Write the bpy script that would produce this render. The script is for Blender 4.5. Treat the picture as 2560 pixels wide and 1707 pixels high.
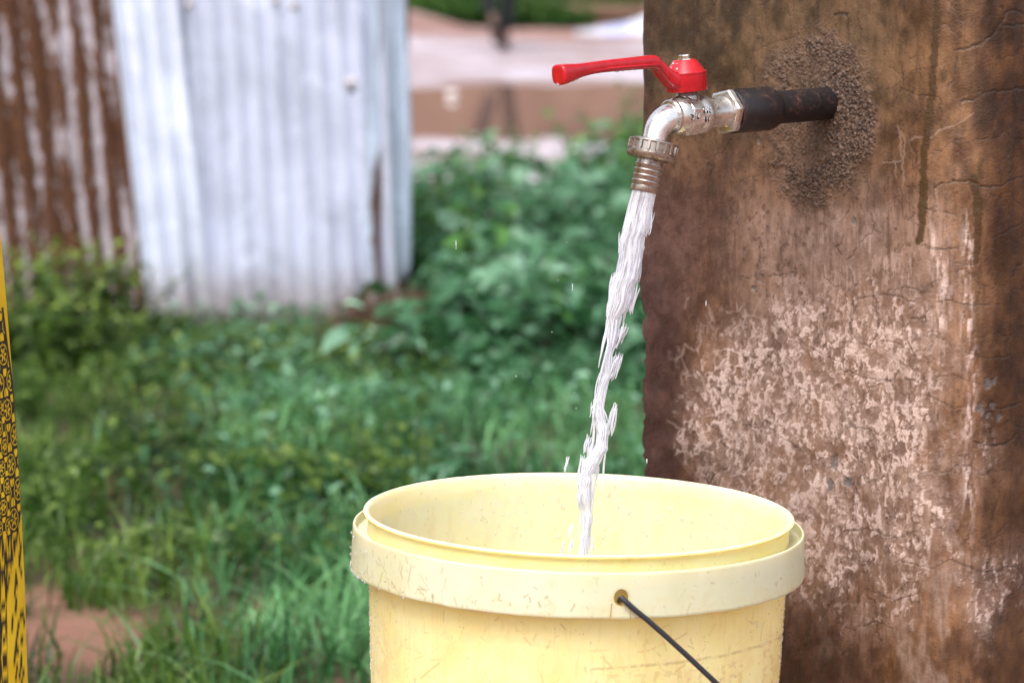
import bpy, bmesh, math, random
import numpy as np
from mathutils import Vector, Matrix

random.seed(7)
rng = np.random.default_rng(7)
R = math.radians
scene = bpy.context.scene
for o in list(bpy.data.objects):
    bpy.data.objects.remove(o)

# ------------------------------------------------------------------ camera
CAM_H = 0.90
FPX = 8000.0                       # focal length in photo pixels (photo 2560 x 1707)
PITCH = math.atan((853.5 + 265.0) / FPX)
cam_data = bpy.data.cameras.new('camera')
cam = bpy.data.objects.new('camera', cam_data)
scene.collection.objects.link(cam)
cam.location = (0, 0, CAM_H)
cam.rotation_euler = (math.pi / 2 - PITCH, 0, 0)
cam_data.sensor_width = 36.0
cam_data.lens = FPX / 2560 * 36.0
cam_data.clip_start = 0.05
cam_data.clip_end = 800
cam_data.dof.use_dof = True
cam_data.dof.focus_distance = 2.40
cam_data.dof.aperture_fstop = 8.0
cam_data.dof.aperture_blades = 0
scene.camera = cam

# ------------------------------------------------------------------ sky and sun (bright overcast)
SUN_EL, SUN_AZ = R(58), R(205)
world = bpy.data.worlds.new('World')
scene.world = world
world.use_nodes = True
wn = world.node_tree
wn.nodes.clear()
sky = wn.nodes.new('ShaderNodeTexSky')
sky.sky_type = 'NISHITA'
sky.sun_disc = False
sky.sun_elevation = SUN_EL
sky.sun_rotation = SUN_AZ
sky.air_density = 1.0
sky.dust_density = 4.0
hs = wn.nodes.new('ShaderNodeHueSaturation')
hs.inputs['Saturation'].default_value = 0.42
bg = wn.nodes.new('ShaderNodeBackground')
bg.inputs['Strength'].default_value = 0.15
wo = wn.nodes.new('ShaderNodeOutputWorld')
wn.links.new(sky.outputs[0], hs.inputs['Color'])
wn.links.new(hs.outputs[0], bg.inputs[0])
wn.links.new(bg.outputs[0], wo.inputs[0])

sun_d = bpy.data.lights.new('sun', 'SUN')
sun_d.energy = 1.4
sun_d.angle = R(35)
sun_d.color = (1.0, 0.98, 0.955)
sun = bpy.data.objects.new('sun', sun_d)
scene.collection.objects.link(sun)
# direction towards the sun (Nishita: rotation measured from +Y, clockwise seen from above)
sd = Vector((math.sin(SUN_AZ) * math.cos(SUN_EL), math.cos(SUN_AZ) * math.cos(SUN_EL), math.sin(SUN_EL)))
sun.rotation_euler = sd.to_track_quat('Z', 'Y').to_euler()
sun.location = (0, 0, 12)

scene.view_settings.view_transform = 'Standard'
scene.view_settings.look = 'None'
scene.view_settings.gamma = 1.0
scene.view_settings.use_curve_mapping = False
scene.view_settings.exposure = 1.0

# ------------------------------------------------------------------ helpers
CP, SP = math.cos(PITCH), math.sin(PITCH)

def ray(u, v):
    a, b = (u - 1280) / FPX, -(v - 853.5) / FPX
    return Vector((a, CP + b * SP, -SP + b * CP))

def at_y(u, v, y):
    d = ray(u, v)
    return Vector((0, 0, CAM_H)) + d * (y / d.y)

def at_z(u, v, z):
    d = ray(u, v)
    return Vector((0, 0, CAM_H)) + d * ((z - CAM_H) / d.z)

def project(P):
    """world points (n,3) -> photo pixels"""
    P = np.asarray(P, float)
    dx, dy, dz = P[:, 0], P[:, 1], P[:, 2] - CAM_H
    f = dy * CP - dz * SP
    up = dy * SP + dz * CP
    return 1280 + FPX * dx / f, 853.5 - FPX * up / f

def link(o, parent=None):
    scene.collection.objects.link(o)
    if parent is not None:
        o.parent = parent
    return o

def tag(o, label=None, cat=None, group=None, kind=None):
    if label: o['label'] = label
    if cat: o['category'] = cat
    if group: o['group'] = group
    if kind: o['kind'] = kind
    return o

def empty(name, loc=(0, 0, 0), label=None, cat=None, group=None):
    o = bpy.data.objects.new(name, None)
    o.empty_display_size = 0.05
    o.location = loc
    link(o)
    return tag(o, label, cat, group)

def mesh_data(name, verts, faces, smooth=True, sharp=None):
    me = bpy.data.meshes.new(name)
    me.from_pydata([tuple(v) for v in verts], [], [tuple(f) for f in faces])
    me.update()
    if smooth:
        me.polygons.foreach_set('use_smooth', [True] * len(me.polygons))
        if sharp is not None:
            me.set_sharp_from_angle(angle=R(sharp))
    return me

def fast_mesh(name, V, Q, smooth=True):
    """V (n,3) float array, Q (m,k) int array of quads or triangles"""
    V = np.ascontiguousarray(V, dtype=np.float32)
    Q = np.ascontiguousarray(Q, dtype=np.int32)
    me = bpy.data.meshes.new(name)
    k = Q.shape[1]
    me.vertices.add(len(V)); me.vertices.foreach_set('co', V.ravel())
    me.loops.add(Q.size); me.loops.foreach_set('vertex_index', Q.ravel())
    me.polygons.add(len(Q))
    me.polygons.foreach_set('loop_start', np.arange(len(Q), dtype=np.int32) * k)
    me.polygons.foreach_set('loop_total', np.full(len(Q), k, dtype=np.int32))
    if smooth:
        me.polygons.foreach_set('use_smooth', np.ones(len(Q), dtype=bool))
    me.update(calc_edges=True)
    me.validate()
    return me

def fattr(me, name, arr):
    a = me.attributes.new(name, 'FLOAT', 'POINT')
    a.data.foreach_set('value', np.ascontiguousarray(arr, dtype=np.float32))

def vattr(me, name, arr):
    a = me.attributes.new(name, 'FLOAT_VECTOR', 'POINT')
    a.data.foreach_set('vector', np.ascontiguousarray(arr, dtype=np.float32).ravel())

def obj(name, me, mat, parent=None):
    if isinstance(mat, str): mat = M[mat]
    me.materials.clear(); me.materials.append(mat)
    o = bpy.data.objects.new(name, me)
    return link(o, parent)

def frame_from_axis(ax, ref=Vector((0, 0, 1))):
    ax = Vector(ax).normalized()
    if abs(ax.dot(ref)) > 0.95: ref = Vector((0, 1, 0))
    e1 = ref.cross(ax).normalized()
    e2 = ax.cross(e1).normalized()
    return ax, e1, e2

def lathe(profile, origin, axis, n=48, cap=True, phase=0.0):
    """profile: (distance along axis, radius)"""
    ax, e1, e2 = frame_from_axis(axis)
    V, F = [], []
    origin = Vector(origin)
    for (l, r) in profile:
        for i in range(n):
            a = 2 * math.pi * i / n + phase
            V.append(origin + ax * l + (e1 * math.cos(a) + e2 * math.sin(a)) * r)
    for k in range(len(profile) - 1):
        for i in range(n):
            j = (i + 1) % n
            F.append((k * n + i, k * n + j, (k + 1) * n + j, (k + 1) * n + i))
    if cap:
        F.append(tuple(range(n - 1, -1, -1)))
        b = (len(profile) - 1) * n
        F.append(tuple(range(b, b + n)))
    return V, F

def sweep(points, radii, n=16, cap=True, squash=1.0):
    pts = [Vector(p) for p in points]
    if not hasattr(radii, '__len__'): radii = [radii] * len(pts)
    V, F = [], []
    t0 = (pts[1] - pts[0]).normalized()
    _, e1, e2 = frame_from_axis(t0)
    for k, p in enumerate(pts):
        if k == 0: t = pts[1] - pts[0]
        elif k == len(pts) - 1: t = pts[-1] - pts[-2]
        else: t = pts[k + 1] - pts[k - 1]
        t.normalize()
        e1 = (e1 - t * e1.dot(t)).normalized()
        e2 = t.cross(e1)
        for i in range(n):
            a = 2 * math.pi * i / n
            V.append(p + (e1 * math.cos(a) + e2 * math.sin(a) * squash) * radii[k])
    for k in range(len(pts) - 1):
        for i in range(n):
            j = (i + 1) % n
            F.append((k * n + i, k * n + j, (k + 1) * n + j, (k + 1) * n + i))
    if cap:
        F.append(tuple(range(n - 1, -1, -1)))
        b = (len(pts) - 1) * n
        F.append(tuple(range(b, b + n)))
    return V, F

def join(*parts):
    V, F = [], []
    for v, f in parts:
        o = len(V)
        V += list(v)
        F += [tuple(i + o for i in q) for q in f]
    return V, F

def smoothstep(a, b, x):
    t = np.clip((x - a) / (b - a), 0, 1)
    return t * t * (3 - 2 * t)

def _hash(ix, iy, seed):
    h = (ix.astype(np.int64) * 374761393 + iy.astype(np.int64) * 668265263 + int(seed) * 982451653) & 0xffffffff
    h = ((h ^ (h >> 13)) * 1274126177) & 0xffffffff
    return ((h ^ (h >> 16)) & 0xffffff) / float(0xffffff)

def vnoise(x, y, seed=0):
    x0, y0 = np.floor(x), np.floor(y)
    fx, fy = x - x0, y - y0
    fx = fx * fx * fx * (fx * (fx * 6 - 15) + 10); fy = fy * fy * fy * (fy * (fy * 6 - 15) + 10)
    ix, iy = x0.astype(np.int64), y0.astype(np.int64)
    a = _hash(ix, iy, seed); b = _hash(ix + 1, iy, seed)
    c = _hash(ix, iy + 1, seed); d = _hash(ix + 1, iy + 1, seed)
    return (a + (b - a) * fx) * (1 - fy) + (c + (d - c) * fx) * fy

def fbm(x, y, seed=0, octv=4, gain=0.5):
    s, a, n = 0, 1.0, 0
    for k in range(octv):
        s = s + a * vnoise(x * 2 ** k + 13.7 * k, y * 2 ** k - 7.1 * k, seed + k)
        n += a; a *= gain
    return s / n

def poly_dist(u, v, lines):
    """distance of pixels to a set of polylines"""
    best = np.full(u.shape, 1e9)
    for ln in lines:
        for (x0, y0), (x1, y1) in zip(ln[:-1], ln[1:]):
            dx, dy = x1 - x0, y1 - y0
            L = dx * dx + dy * dy + 1e-9
            m = (u > min(x0, x1) - 60) & (u < max(x0, x1) + 60) & (v > min(y0, y1) - 60) & (v < max(y0, y1) + 60)
            if not m.any(): continue
            uu, vv = u[m], v[m]
            t = np.clip(((uu - x0) * dx + (vv - y0) * dy) / L, 0, 1)
            d = np.hypot(uu - x0 - t * dx, vv - y0 - t * dy)
            best[m] = np.minimum(best[m], d)
    return best

# ------------------------------------------------------------------ material helpers
M = {}

class NT:
    """tiny node-building helper"""
    def __init__(self, name):
        self.mat = bpy.data.materials.new(name)
        self.mat.use_nodes = True
        self.t = self.mat.node_tree
        self.t.nodes.clear()
        self.out = self.n('ShaderNodeOutputMaterial')
        M[name] = self.mat
    def n(self, typ, **kw):
        nd = self.t.nodes.new(typ)
        for k, v in kw.items(): setattr(nd, k, v)
        return nd
    def set(self, nd, inp, val):
        s = nd.inputs[inp]
        if isinstance(val, bpy.types.NodeSocket): self.t.links.new(val, s)
        elif val is not None:
            if isinstance(val, (tuple, list)) and len(val) == 3 and s.type == 'RGBA': val = (*val, 1)
            s.default_value = val
    def attr(self, name, out='Fac'):
        nd = self.n('ShaderNodeAttribute'); nd.attribute_name = name
        return nd.outputs[out]
    def coord(self, kind='Object'):
        return self.n('ShaderNodeTexCoord').outputs[kind]
    def mapping(self, vec, scale=(1, 1, 1), loc=(0, 0, 0)):
        nd = self.n('ShaderNodeMapping')
        self.set(nd, 'Vector', vec); nd.inputs['Scale'].default_value = scale; nd.inputs['Location'].default_value = loc
        return nd.outputs[0]
    def noise(self, vec, scale, detail=4, rough=0.55, dist=0.0, color=False):
        nd = self.n('ShaderNodeTexNoise')
        self.set(nd, 'Vector', vec); self.set(nd, 'Scale', scale); self.set(nd, 'Detail', detail)
        self.set(nd, 'Roughness', rough); self.set(nd, 'Distortion', dist)
        return nd.outputs['Color' if color else 'Fac']
    def voro(self, vec, scale, feature='F1', out='Distance', rnd=1.0):
        nd = self.n('ShaderNodeTexVoronoi', feature=feature, voronoi_dimensions='2D')
        self.set(nd, 'Vector', vec); self.set(nd, 'Scale', scale); self.set(nd, 'Randomness', rnd)
        return nd.outputs[out]
    def math(self, op, a, b=None, c=None, clamp=False):
        nd = self.n('ShaderNodeMath', operation=op, use_clamp=clamp)
        for i, x in enumerate((a, b, c)):
            if x is not None: self.set(nd, i, x)
        return nd.outputs[0]
    def ramp(self, f, a, b, lo=0.0, hi=1.0):
        nd = self.n('ShaderNodeMapRange', interpolation_type='SMOOTHSTEP')
        self.set(nd, 'Value', f); self.set(nd, 'From Min', a); self.set(nd, 'From Max', b)
        self.set(nd, 'To Min', lo); self.set(nd, 'To Max', hi)
        return nd.outputs[0]
    def mix(self, f, a, b, blend='MIX'):
        nd = self.n('ShaderNodeMix', data_type='RGBA', blend_type=blend)
        self.set(nd, 0, f)
        for i, x in ((6, a), (7, b)):
            if isinstance(x, (tuple, list)): nd.inputs[i].default_value = (*x[:3], 1)
            else: self.t.links.new(x, nd.inputs[i])
        return nd.outputs[2]
    def bump(self, h, strength=0.4, dist=0.002, normal=None):
        nd = self.n('ShaderNodeBump')
        self.set(nd, 'Height', h); self.set(nd, 'Strength', strength); self.set(nd, 'Distance', dist)
        if normal is not None: self.set(nd, 'Normal', normal)
        return nd.outputs[0]
    def vadd(self, a, b):
        nd = self.n('ShaderNodeVectorMath', operation='ADD')
        self.set(nd, 0, a); self.set(nd, 1, b); return nd.outputs[0]
    def vscale(self, a, s):
        nd = self.n('ShaderNodeVectorMath', operation='SCALE')
        self.set(nd, 0, a); self.set(nd, 'Scale', s); return nd.outputs[0]
    def principled(self, **kw):
        nd = self.n('ShaderNodeBsdfPrincipled')
        for k, v in kw.items():
            self.set(nd, k.replace('_', ' '), v)
        self.surface(nd.outputs[0])
        return nd
    def surface(self, s):
        self.t.links.new(s, self.out.inputs['Surface'])

def simple(name, col, rough=0.6, metal=0.0, var=0.25, scale=30, bump=0.1, spec=0.5, bdist=0.002):
    m = NT(name)
    c = m.coord()
    f = m.noise(c, scale, 5)
    dark = tuple(x * (1 - var) for x in col); light = tuple(min(1, x * (1 + var)) for x in col)
    m.principled(Base_Color=m.mix(m.ramp(f, 0.3, 0.7), dark, light), Roughness=rough, Metallic=metal,
                 Specular_IOR_Level=spec, Normal=m.bump(m.noise(c, scale * 4, 3), bump, bdist))
    return m.mat

# ---- concrete pillar (stain and crack masks come from the mesh, grain from nodes)
m = NT('pillar_plaster')
st = m.attr('st', 'Vector')
cloud, grain_v = m.attr('cloud'), m.attr('grain')
fine = m.noise(st, 420, 3, 0.7)
mid = m.noise(m.mapping(st, (1.5, 0.7, 1)), 95, 4, 0.7)
base = m.mix(cloud, (0.0560, 0.0242, 0.0136), (0.1800, 0.0874, 0.0480))
base = m.mix(m.ramp(mid, 0.45, 0.75, 0, 0.45), base, (0.2160, 0.1053, 0.0600))
base = m.mix(m.math('MULTIPLY', m.attr('olive'), m.ramp(cloud, 0, 1, 0.95, 0.7)), base, m.mix(cloud, (0.026, 0.016, 0.006), (0.120, 0.073, 0.032)))
base = m.mix(m.attr('warm'), base, m.mix(cloud, (0.0800, 0.0312, 0.0096), (0.2480, 0.1170, 0.0464)))
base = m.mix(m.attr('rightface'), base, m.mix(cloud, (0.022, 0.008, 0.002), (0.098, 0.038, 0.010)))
base = m.mix(m.attr('dark'), base, m.mix(cloud, (0.030, 0.0135, 0.0115), (0.085, 0.042, 0.036)))
base = m.mix(m.attr('wash'), base, m.mix(m.ramp(mid, 0.3, 0.7), (0.235, 0.150, 0.118), (0.42, 0.30, 0.250)))
base = m.mix(m.math('MULTIPLY', grain_v, 0.65), base, (0.0440, 0.0187, 0.0120))
vcol = m.mix(m.ramp(fine, 0.3, 0.72), (0.46, 0.315, 0.262), (0.74, 0.585, 0.54))
col = m.mix(m.attr('pale'), base, vcol)
col = m.mix(m.attr('islands'), col, m.mix(cloud, (0.085, 0.040, 0.027), (0.20, 0.105, 0.068)))
col = m.mix(m.attr('palecrack'), col, (0.58, 0.43, 0.36))
col = m.mix(m.attr('crack'), col, (0.022, 0.013, 0.010))
col = m.mix(m.math('MULTIPLY', m.attr('streak'), 0.88), col, (0.045, 0.023, 0.006))
mort = m.mix(m.ramp(m.noise(st, 260, 4, 0.75), 0.38, 0.66), (0.028, 0.017, 0.012), (0.150, 0.092, 0.066))
col = m.mix(m.attr('trowel'), col, m.mix(m.ramp(mid, 0.35, 0.7), (0.070, 0.042, 0.030), (0.215, 0.130, 0.090)))
col = m.mix(m.attr('rough'), col, mort)
col = m.mix(m.attr('chip'), col, (0.105, 0.097, 0.095))
col = m.mix(m.ramp(fine, 0.52, 0.8, 0.0, 0.38), col, (0.035, 0.02, 0.014))
wetm = m.math('MAXIMUM', m.attr('streak'), m.math('MULTIPLY', m.attr('dark'), 0.8))
rg = m.math('SUBTRACT', m.ramp(cloud, 0, 1, 0.42, 0.62), m.math('MULTIPLY', wetm, 0.2))
m.principled(Base_Color=col, Roughness=rg, Specular_IOR_Level=0.4, Normal=m.bump(m.math('ADD', mid, m.math('MULTIPLY', fine, 0.7)), 0.5, 0.0014))

# ---- mortar crumbs
simple('mortar_crumb', (0.105, 0.066, 0.049), 0.85, 0, 0.6, 180, 0.5, 0.3)

# ---- metals
def metal(name, col, dirt, rough, amount, scale=90, metallic=1.0, brass=0.0):
    m = NT(name)
    c = m.coord()
    f = m.noise(c, scale, 6, 0.7, 0.3)
    f2 = m.noise(c, scale * 3.5, 4, 0.65)
    mask = m.ramp(m.math('ADD', m.math('MULTIPLY', f, 0.7), m.math('MULTIPLY', f2, 0.3)), 0.62 - amount, 0.74 - amount * 0.6)
    cc = m.mix(m.ramp(f2, 0.3, 0.7), tuple(x * 0.86 for x in col), col)
    if brass:
        cc = m.mix(m.ramp(m.noise(c, scale * 0.6, 4, 0.6, 0.5), 0.60, 0.68, 0, brass), cc, (0.42, 0.28, 0.07))
    cc = m.mix(mask, cc, dirt)
    m.principled(Base_Color=cc, Metallic=m.math('MULTIPLY', m.math('SUBTRACT', 1.0, m.math('MULTIPLY', mask, 0.75)), metallic),
                 Roughness=m.math('ADD', m.ramp(f2, 0.2, 0.8, rough - 0.06, rough + 0.1), m.math('MULTIPLY', mask, 0.25)),
                 Normal=m.bump(m.math('ADD', f2, m.math('MULTIPLY', m.noise(c, scale * 8, 2), 0.15)), 0.06, 0.0008))
    return m.mat
metal('plated_metal', (0.72, 0.69, 0.66), (0.11, 0.070, 0.048), 0.25, 0.13, 62, 0.97, 0.6)
metal('spout_metal', (0.86, 0.85, 0.86), (0.30, 0.22, 0.17), 0.25, 0.06, 70, 0.85)
metal('dull_metal', (0.43, 0.38, 0.345), (0.14, 0.085, 0.06), 0.28, 0.13, 70, 0.95, 0.8)
metal('iron_pipe', (0.022, 0.018, 0.020), (0.070, 0.030, 0.019), 0.36, 0.13, 90, 0.3)
metal('wire_metal', (0.045, 0.045, 0.055), (0.02, 0.016, 0.016), 0.34, 0.12, 260, 0.6)
metal('letter_metal', (0.86, 0.84, 0.82), (0.5, 0.45, 0.4), 0.3, 0.0, 120, 0.9)
simple('letter_recess', (0.045, 0.032, 0.026), 0.7, 0, 0.3, 300, 0.2)

m = NT('red_paint')
c = m.coord()
f = m.noise(c, 160, 4, 0.6)
pc = m.mix(m.ramp(f, 0.3, 0.7), (0.36, 0.004, 0.011), (0.46, 0.007, 0.016))
wear = m.ramp(m.noise(c, 420, 4, 0.7), 0.70, 0.76)
m.principled(Base_Color=m.mix(m.math('MULTIPLY', wear, 0.6), pc, (0.16, 0.01, 0.015)), Roughness=0.26, Coat_Weight=0.25, Coat_Roughness=0.10,
             Specular_IOR_Level=0.5, Normal=m.bump(f, 0.12, 0.001))

m = NT('clear_water')
tb = m.n('ShaderNodeBsdfTransparent')
gb = m.n('ShaderNodeBsdfGlossy'); gb.inputs['Roughness'].default_value = 0.04
db = m.n('ShaderNodeBsdfDiffuse'); db.inputs[0].default_value = (0.9, 0.9, 0.92, 1)
lw = m.n('ShaderNodeLayerWeight'); lw.inputs['Blend'].default_value = 0.35
x1 = m.n('ShaderNodeMixShader'); x1.inputs[0].default_value = 0.16
m.t.links.new(tb.outputs[0], x1.inputs[1]); m.t.links.new(db.outputs[0], x1.inputs[2])
x2 = m.n('ShaderNodeMixShader'); m.set(x2, 0, m.ramp(lw.outputs['Facing'], 0.0, 1.0, 0.10, 0.75))
m.t.links.new(x1.outputs[0], x2.inputs[1]); m.t.links.new(gb.outputs[0], x2.inputs[2])
m.surface(x2.outputs[0])

m = NT('falling_water')
fl = m.attr('flow', 'Vector')
s1 = m.noise(m.mapping(fl, (1, 0.055, 1)), 420, 5, 0.65, 0.25)
s2 = m.noise(m.mapping(fl, (1, 0.10, 1)), 950, 3, 0.6)
s3 = m.noise(m.mapping(fl, (1, 0.35, 1)), 70, 3, 0.6)
white = m.ramp(m.math('ADD', m.math('MULTIPLY', s1, 0.6), m.math('ADD', m.math('MULTIPLY', s2, 0.25), m.math('MULTIPLY', s3, 0.15))), 0.385, 0.54, 0.10, 0.96)
dif = m.n('ShaderNodeBsdfDiffuse'); dif.inputs[0].default_value = (0.93, 0.94, 1.0, 1)
trl = m.n('ShaderNodeBsdfTranslucent'); trl.inputs[0].default_value = (0.94, 0.95, 1.0, 1)
mx = m.n('ShaderNodeMixShader'); mx.inputs[0].default_value = 0.55
m.t.links.new(dif.outputs[0], mx.inputs[1]); m.t.links.new(trl.outputs[0], mx.inputs[2])
gl = m.n('ShaderNodeBsdfPrincipled')
m.set(gl, 'Base Color', (0.97, 0.98, 1.0)); m.set(gl, 'Roughness', 0.06); m.set(gl, 'IOR', 1.33); m.set(gl, 'Transmission Weight', 1.0)
nb = m.bump(s1, 0.7, 0.002); m.set(gl, 'Normal', nb)
mx2 = m.n('ShaderNodeMixShader'); m.set(mx2, 0, white)
m.t.links.new(gl.outputs[0], mx2.inputs[1]); m.t.links.new(mx.outputs[0], mx2.inputs[2])
m.surface(mx2.outputs[0])

m = NT('bucket_water')
m.principled(Base_Color=(0.85, 0.83, 0.72), Roughness=0.06, IOR=1.33, Transmission_Weight=0.6, Normal=m.bump(m.noise(m.coord(), 60, 3), 0.6, 0.006))

# ---- bucket plastics
def plastic(name, c0, c1, stain, scr_amt, sss=0.25, spots=0.6):
    m = NT(name)
    st = m.attr('st', 'Vector')
    big = m.noise(m.mapping(st, (1, 0.7, 1)), 16, 4, 0.6)
    col = m.mix(m.ramp(big, 0.3, 0.7), c0, c1)
    vs = m.ramp(m.noise(m.mapping(st, (4, 0.35, 1)), 26, 4, 0.6), 0.56, 0.75, 0, 0.45)
    col = m.mix(vs, col, stain)
    film = m.ramp(m.noise(m.mapping(st, (1.2, 1, 1)), 42, 6, 0.72, 0.4), 0.54, 0.78, 0, 0.38)
    col = m.mix(film, col, (0.50, 0.37, 0.17))
    # short scratches in several directions
    for k, (ang, sc) in enumerate(((0.25, 60), (1.3, 75), (1.75, 55), (2.6, 48))):
        mp = m.n('ShaderNodeMapping', vector_type='TEXTURE')
        m.set(mp, 'Vector', st); mp.inputs['Rotation'].default_value = (0, 0, ang); mp.inputs['Scale'].default_value = (0.02, 0.9, 1) if False else (1.0, 6.0 + 3.0 * k, 1)
        mp.inputs['Location'].default_value = (0.37 * k, 0.11 * k, 0)
        v = m.voro(mp.outputs[0], sc * 2.2)
        line = m.math('MULTIPLY', m.ramp(v, 0.015, 0.06, 1, 0), m.ramp(m.noise(st, 300, 2), 0.35, 0.6))
        gate = m.ramp(m.noise(m.vadd(st, (3.1 * k, 0, 0)), 34, 2), 0.47, 0.58)
        col = m.mix(m.math('MULTIPLY', m.math('MULTIPLY', line, gate), scr_amt), col, (0.36, 0.20, 0.09))
    sp = m.math('MULTIPLY', m.ramp(m.voro(st, 190), 0.03, 0.085, 1, 0), m.ramp(m.noise(st, 60, 2), 0.56, 0.62))
    col = m.mix(m.math('MULTIPLY', sp, spots), col, (0.20, 0.11, 0.05))
    col = m.mix(m.math('MULTIPLY', m.attr('inside'), m.ramp(big, 0.3, 0.7, 0.55, 0.9)), col, (0.80, 0.69, 0.47))
    col = m.mix(m.attr('mark'), col, (0.24, 0.19, 0.07))
    col = m.mix(m.math('MULTIPLY', m.attr('rust'), 0.75), col, (0.58, 0.36, 0.14))
    nd = m.principled(Base_Color=col, Roughness=m.ramp(big, 0.3, 0.7, 0.34, 0.5), Specular_IOR_Level=0.4,
                      Subsurface_Weight=sss, Subsurface_Scale=0.009, Subsurface_Radius=(1.0, 0.66, 0.12),
                      Normal=m.bump(m.noise(st, 120, 4), 0.08, 0.001))
    return m.mat
plastic('bucket_plastic', (0.74, 0.64, 0.31), (0.78, 0.70, 0.41), (0.76, 0.60, 0.27), 0.30, 0.85, 0.9)
plastic('band_plastic', (0.57, 0.56, 0.37), (0.62, 0.61, 0.45), (0.56, 0.48, 0.31), 0.4, 0.4, 0.6)

# ---- corrugated iron
def iron(name, zinc, rust_bias, warm=False):
    m = NT(name)
    c = m.coord('Object')
    st = m.attr('st', 'Vector')
    n1 = m.noise(m.mapping(st, (3.0, 0.55, 1)), 7, 6, 0.68, 0.4)
    n2 = m.noise(m.mapping(st, (5, 1.6, 1)), 26, 5, 0.7)
    n3 = m.noise(st, 9, 4)
    wave = m.attr('wave')
    col = m.mix(m.ramp(n3, 0.3, 0.7), tuple(x * 0.88 for x in zinc), zinc)
    vl = m.noise(m.mapping(st, (9, 0.25, 1)), 12, 4, 0.65)
    col = m.mix(m.ramp(n2, 0.5, 0.75, 0, 0.35), col, tuple(x * 0.72 for x in zinc))
    col = m.mix(m.ramp(vl, 0.54, 0.66, 0, 0.45), col, tuple(x * 0.62 for x in zinc))
    bl = m.noise(m.mapping(st, (1, 0.8, 1)), 14, 6, 0.7, 0.6)
    col = m.mix(m.ramp(bl, 0.52, 0.66, 0, 0.45), col, tuple(x * 0.62 for x in zinc))
    col = m.mix(m.ramp(bl, 0.44, 0.34, 0, 0.6), col, tuple(min(0.95, x * 1.3) for x in zinc))
    sepz = m.n('ShaderNodeSeparateXYZ'); m.set(sepz, 0, st)
    col = m.mix(m.math('MULTIPLY', m.ramp(m.math('ADD', sepz.outputs[1], m.math('MULTIPLY', m.math('SUBTRACT', n2, 0.5), 0.25)), 0.16, 0.02), 0.65), col, (0.24, 0.165, 0.13))
    r = m.math('ADD', m.math('ADD', m.math('MULTIPLY', n1, 0.75), m.math('MULTIPLY', n2, 0.35)), m.math('MULTIPLY', wave, 0.055))
    r = m.math('ADD', r, m.math('MULTIPLY', m.attr('rustzone'), 0.35))
    rm = m.ramp(r, 0.66 - rust_bias, 0.73 - rust_bias)
    rustc = m.mix(m.ramp(n2, 0.3, 0.7), (0.030, 0.010, 0.003), (0.12, 0.042, 0.012))
    col = m.mix(rm, col, rustc)
    m.principled(Base_Color=col, Metallic=m.math('MULTIPLY', m.math('SUBTRACT', 1.0, rm), 0.25), Roughness=m.ramp(rm, 0, 1, 0.42, 0.85),
                 Normal=m.bump(n2, 0.2, 0.004))
iron('zinc_pale', (0.80, 0.84, 0.96), -0.12)
iron('zinc_grey', (0.60, 0.63, 0.76), -0.115)
iron('zinc_blue', (0.54, 0.62, 0.77), -0.06)
iron('zinc_rusty', (0.55, 0.50, 0.55), 0.205)

# ---- ground
m = NT('red_soil')
c = m.coord()
b1 = m.noise(c, 0.9, 5, 0.6); b2 = m.noise(c, 6, 6, 0.7); b3 = m.noise(c, 55, 5, 0.7)
col = m.mix(m.ramp(b1, 0.35, 0.65), (0.20, 0.090, 0.060), (0.30, 0.160, 0.115))
col = m.mix(m.ramp(b2, 0.4, 0.7), col, (0.27, 0.125, 0.09))
col = m.mix(m.ramp(b3, 0.55, 0.8, 0, 0.5), col, (0.12, 0.055, 0.04))
shade_mask = m.math('MULTIPLY', m.attr('grass_shade'), m.ramp(b2, 0.25, 0.6, 0.6, 1.0))
col = m.mix(shade_mask, col, m.mix(m.ramp(b3, 0.35, 0.65), (0.022, 0.020, 0.009), (0.060, 0.055, 0.022)))  # shade under the grass, mixed into the soil as dark green-brown
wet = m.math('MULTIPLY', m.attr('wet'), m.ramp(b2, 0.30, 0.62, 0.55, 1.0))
col = m.mix(m.math('MULTIPLY', wet, 0.75), col, m.mix(m.ramp(m.noise(m.mapping(c, (0.45, 1.0, 1)), 1.5, 6, 0.68), 0.42, 0.60), (0.33, 0.25, 0.255), (0.72, 0.70, 0.82)))  # sky sheen on the wet mud, put into the base colour as pale lavender
m.principled(Base_Color=col, Roughness=m.math('SUBTRACT', 0.85, m.math('MULTIPLY', wet, 0.52)), Specular_IOR_Level=m.math('ADD', 0.3, m.math('MULTIPLY', wet, 0.7)),
             Normal=m.bump(m.math('ADD', b2, m.math('MULTIPLY', b3, 0.6)), 0.85, 0.016))

m = NT('muddy_water')
c = m.coord()
nd = m.principled(Base_Color=(0.20, 0.115, 0.088), Roughness=0.05, IOR=1.33, Specular_IOR_Level=0.5,
             Normal=m.bump(m.noise(m.mapping(c, (1, 0.3, 1)), 5, 2), 0.05, 0.004))

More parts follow.
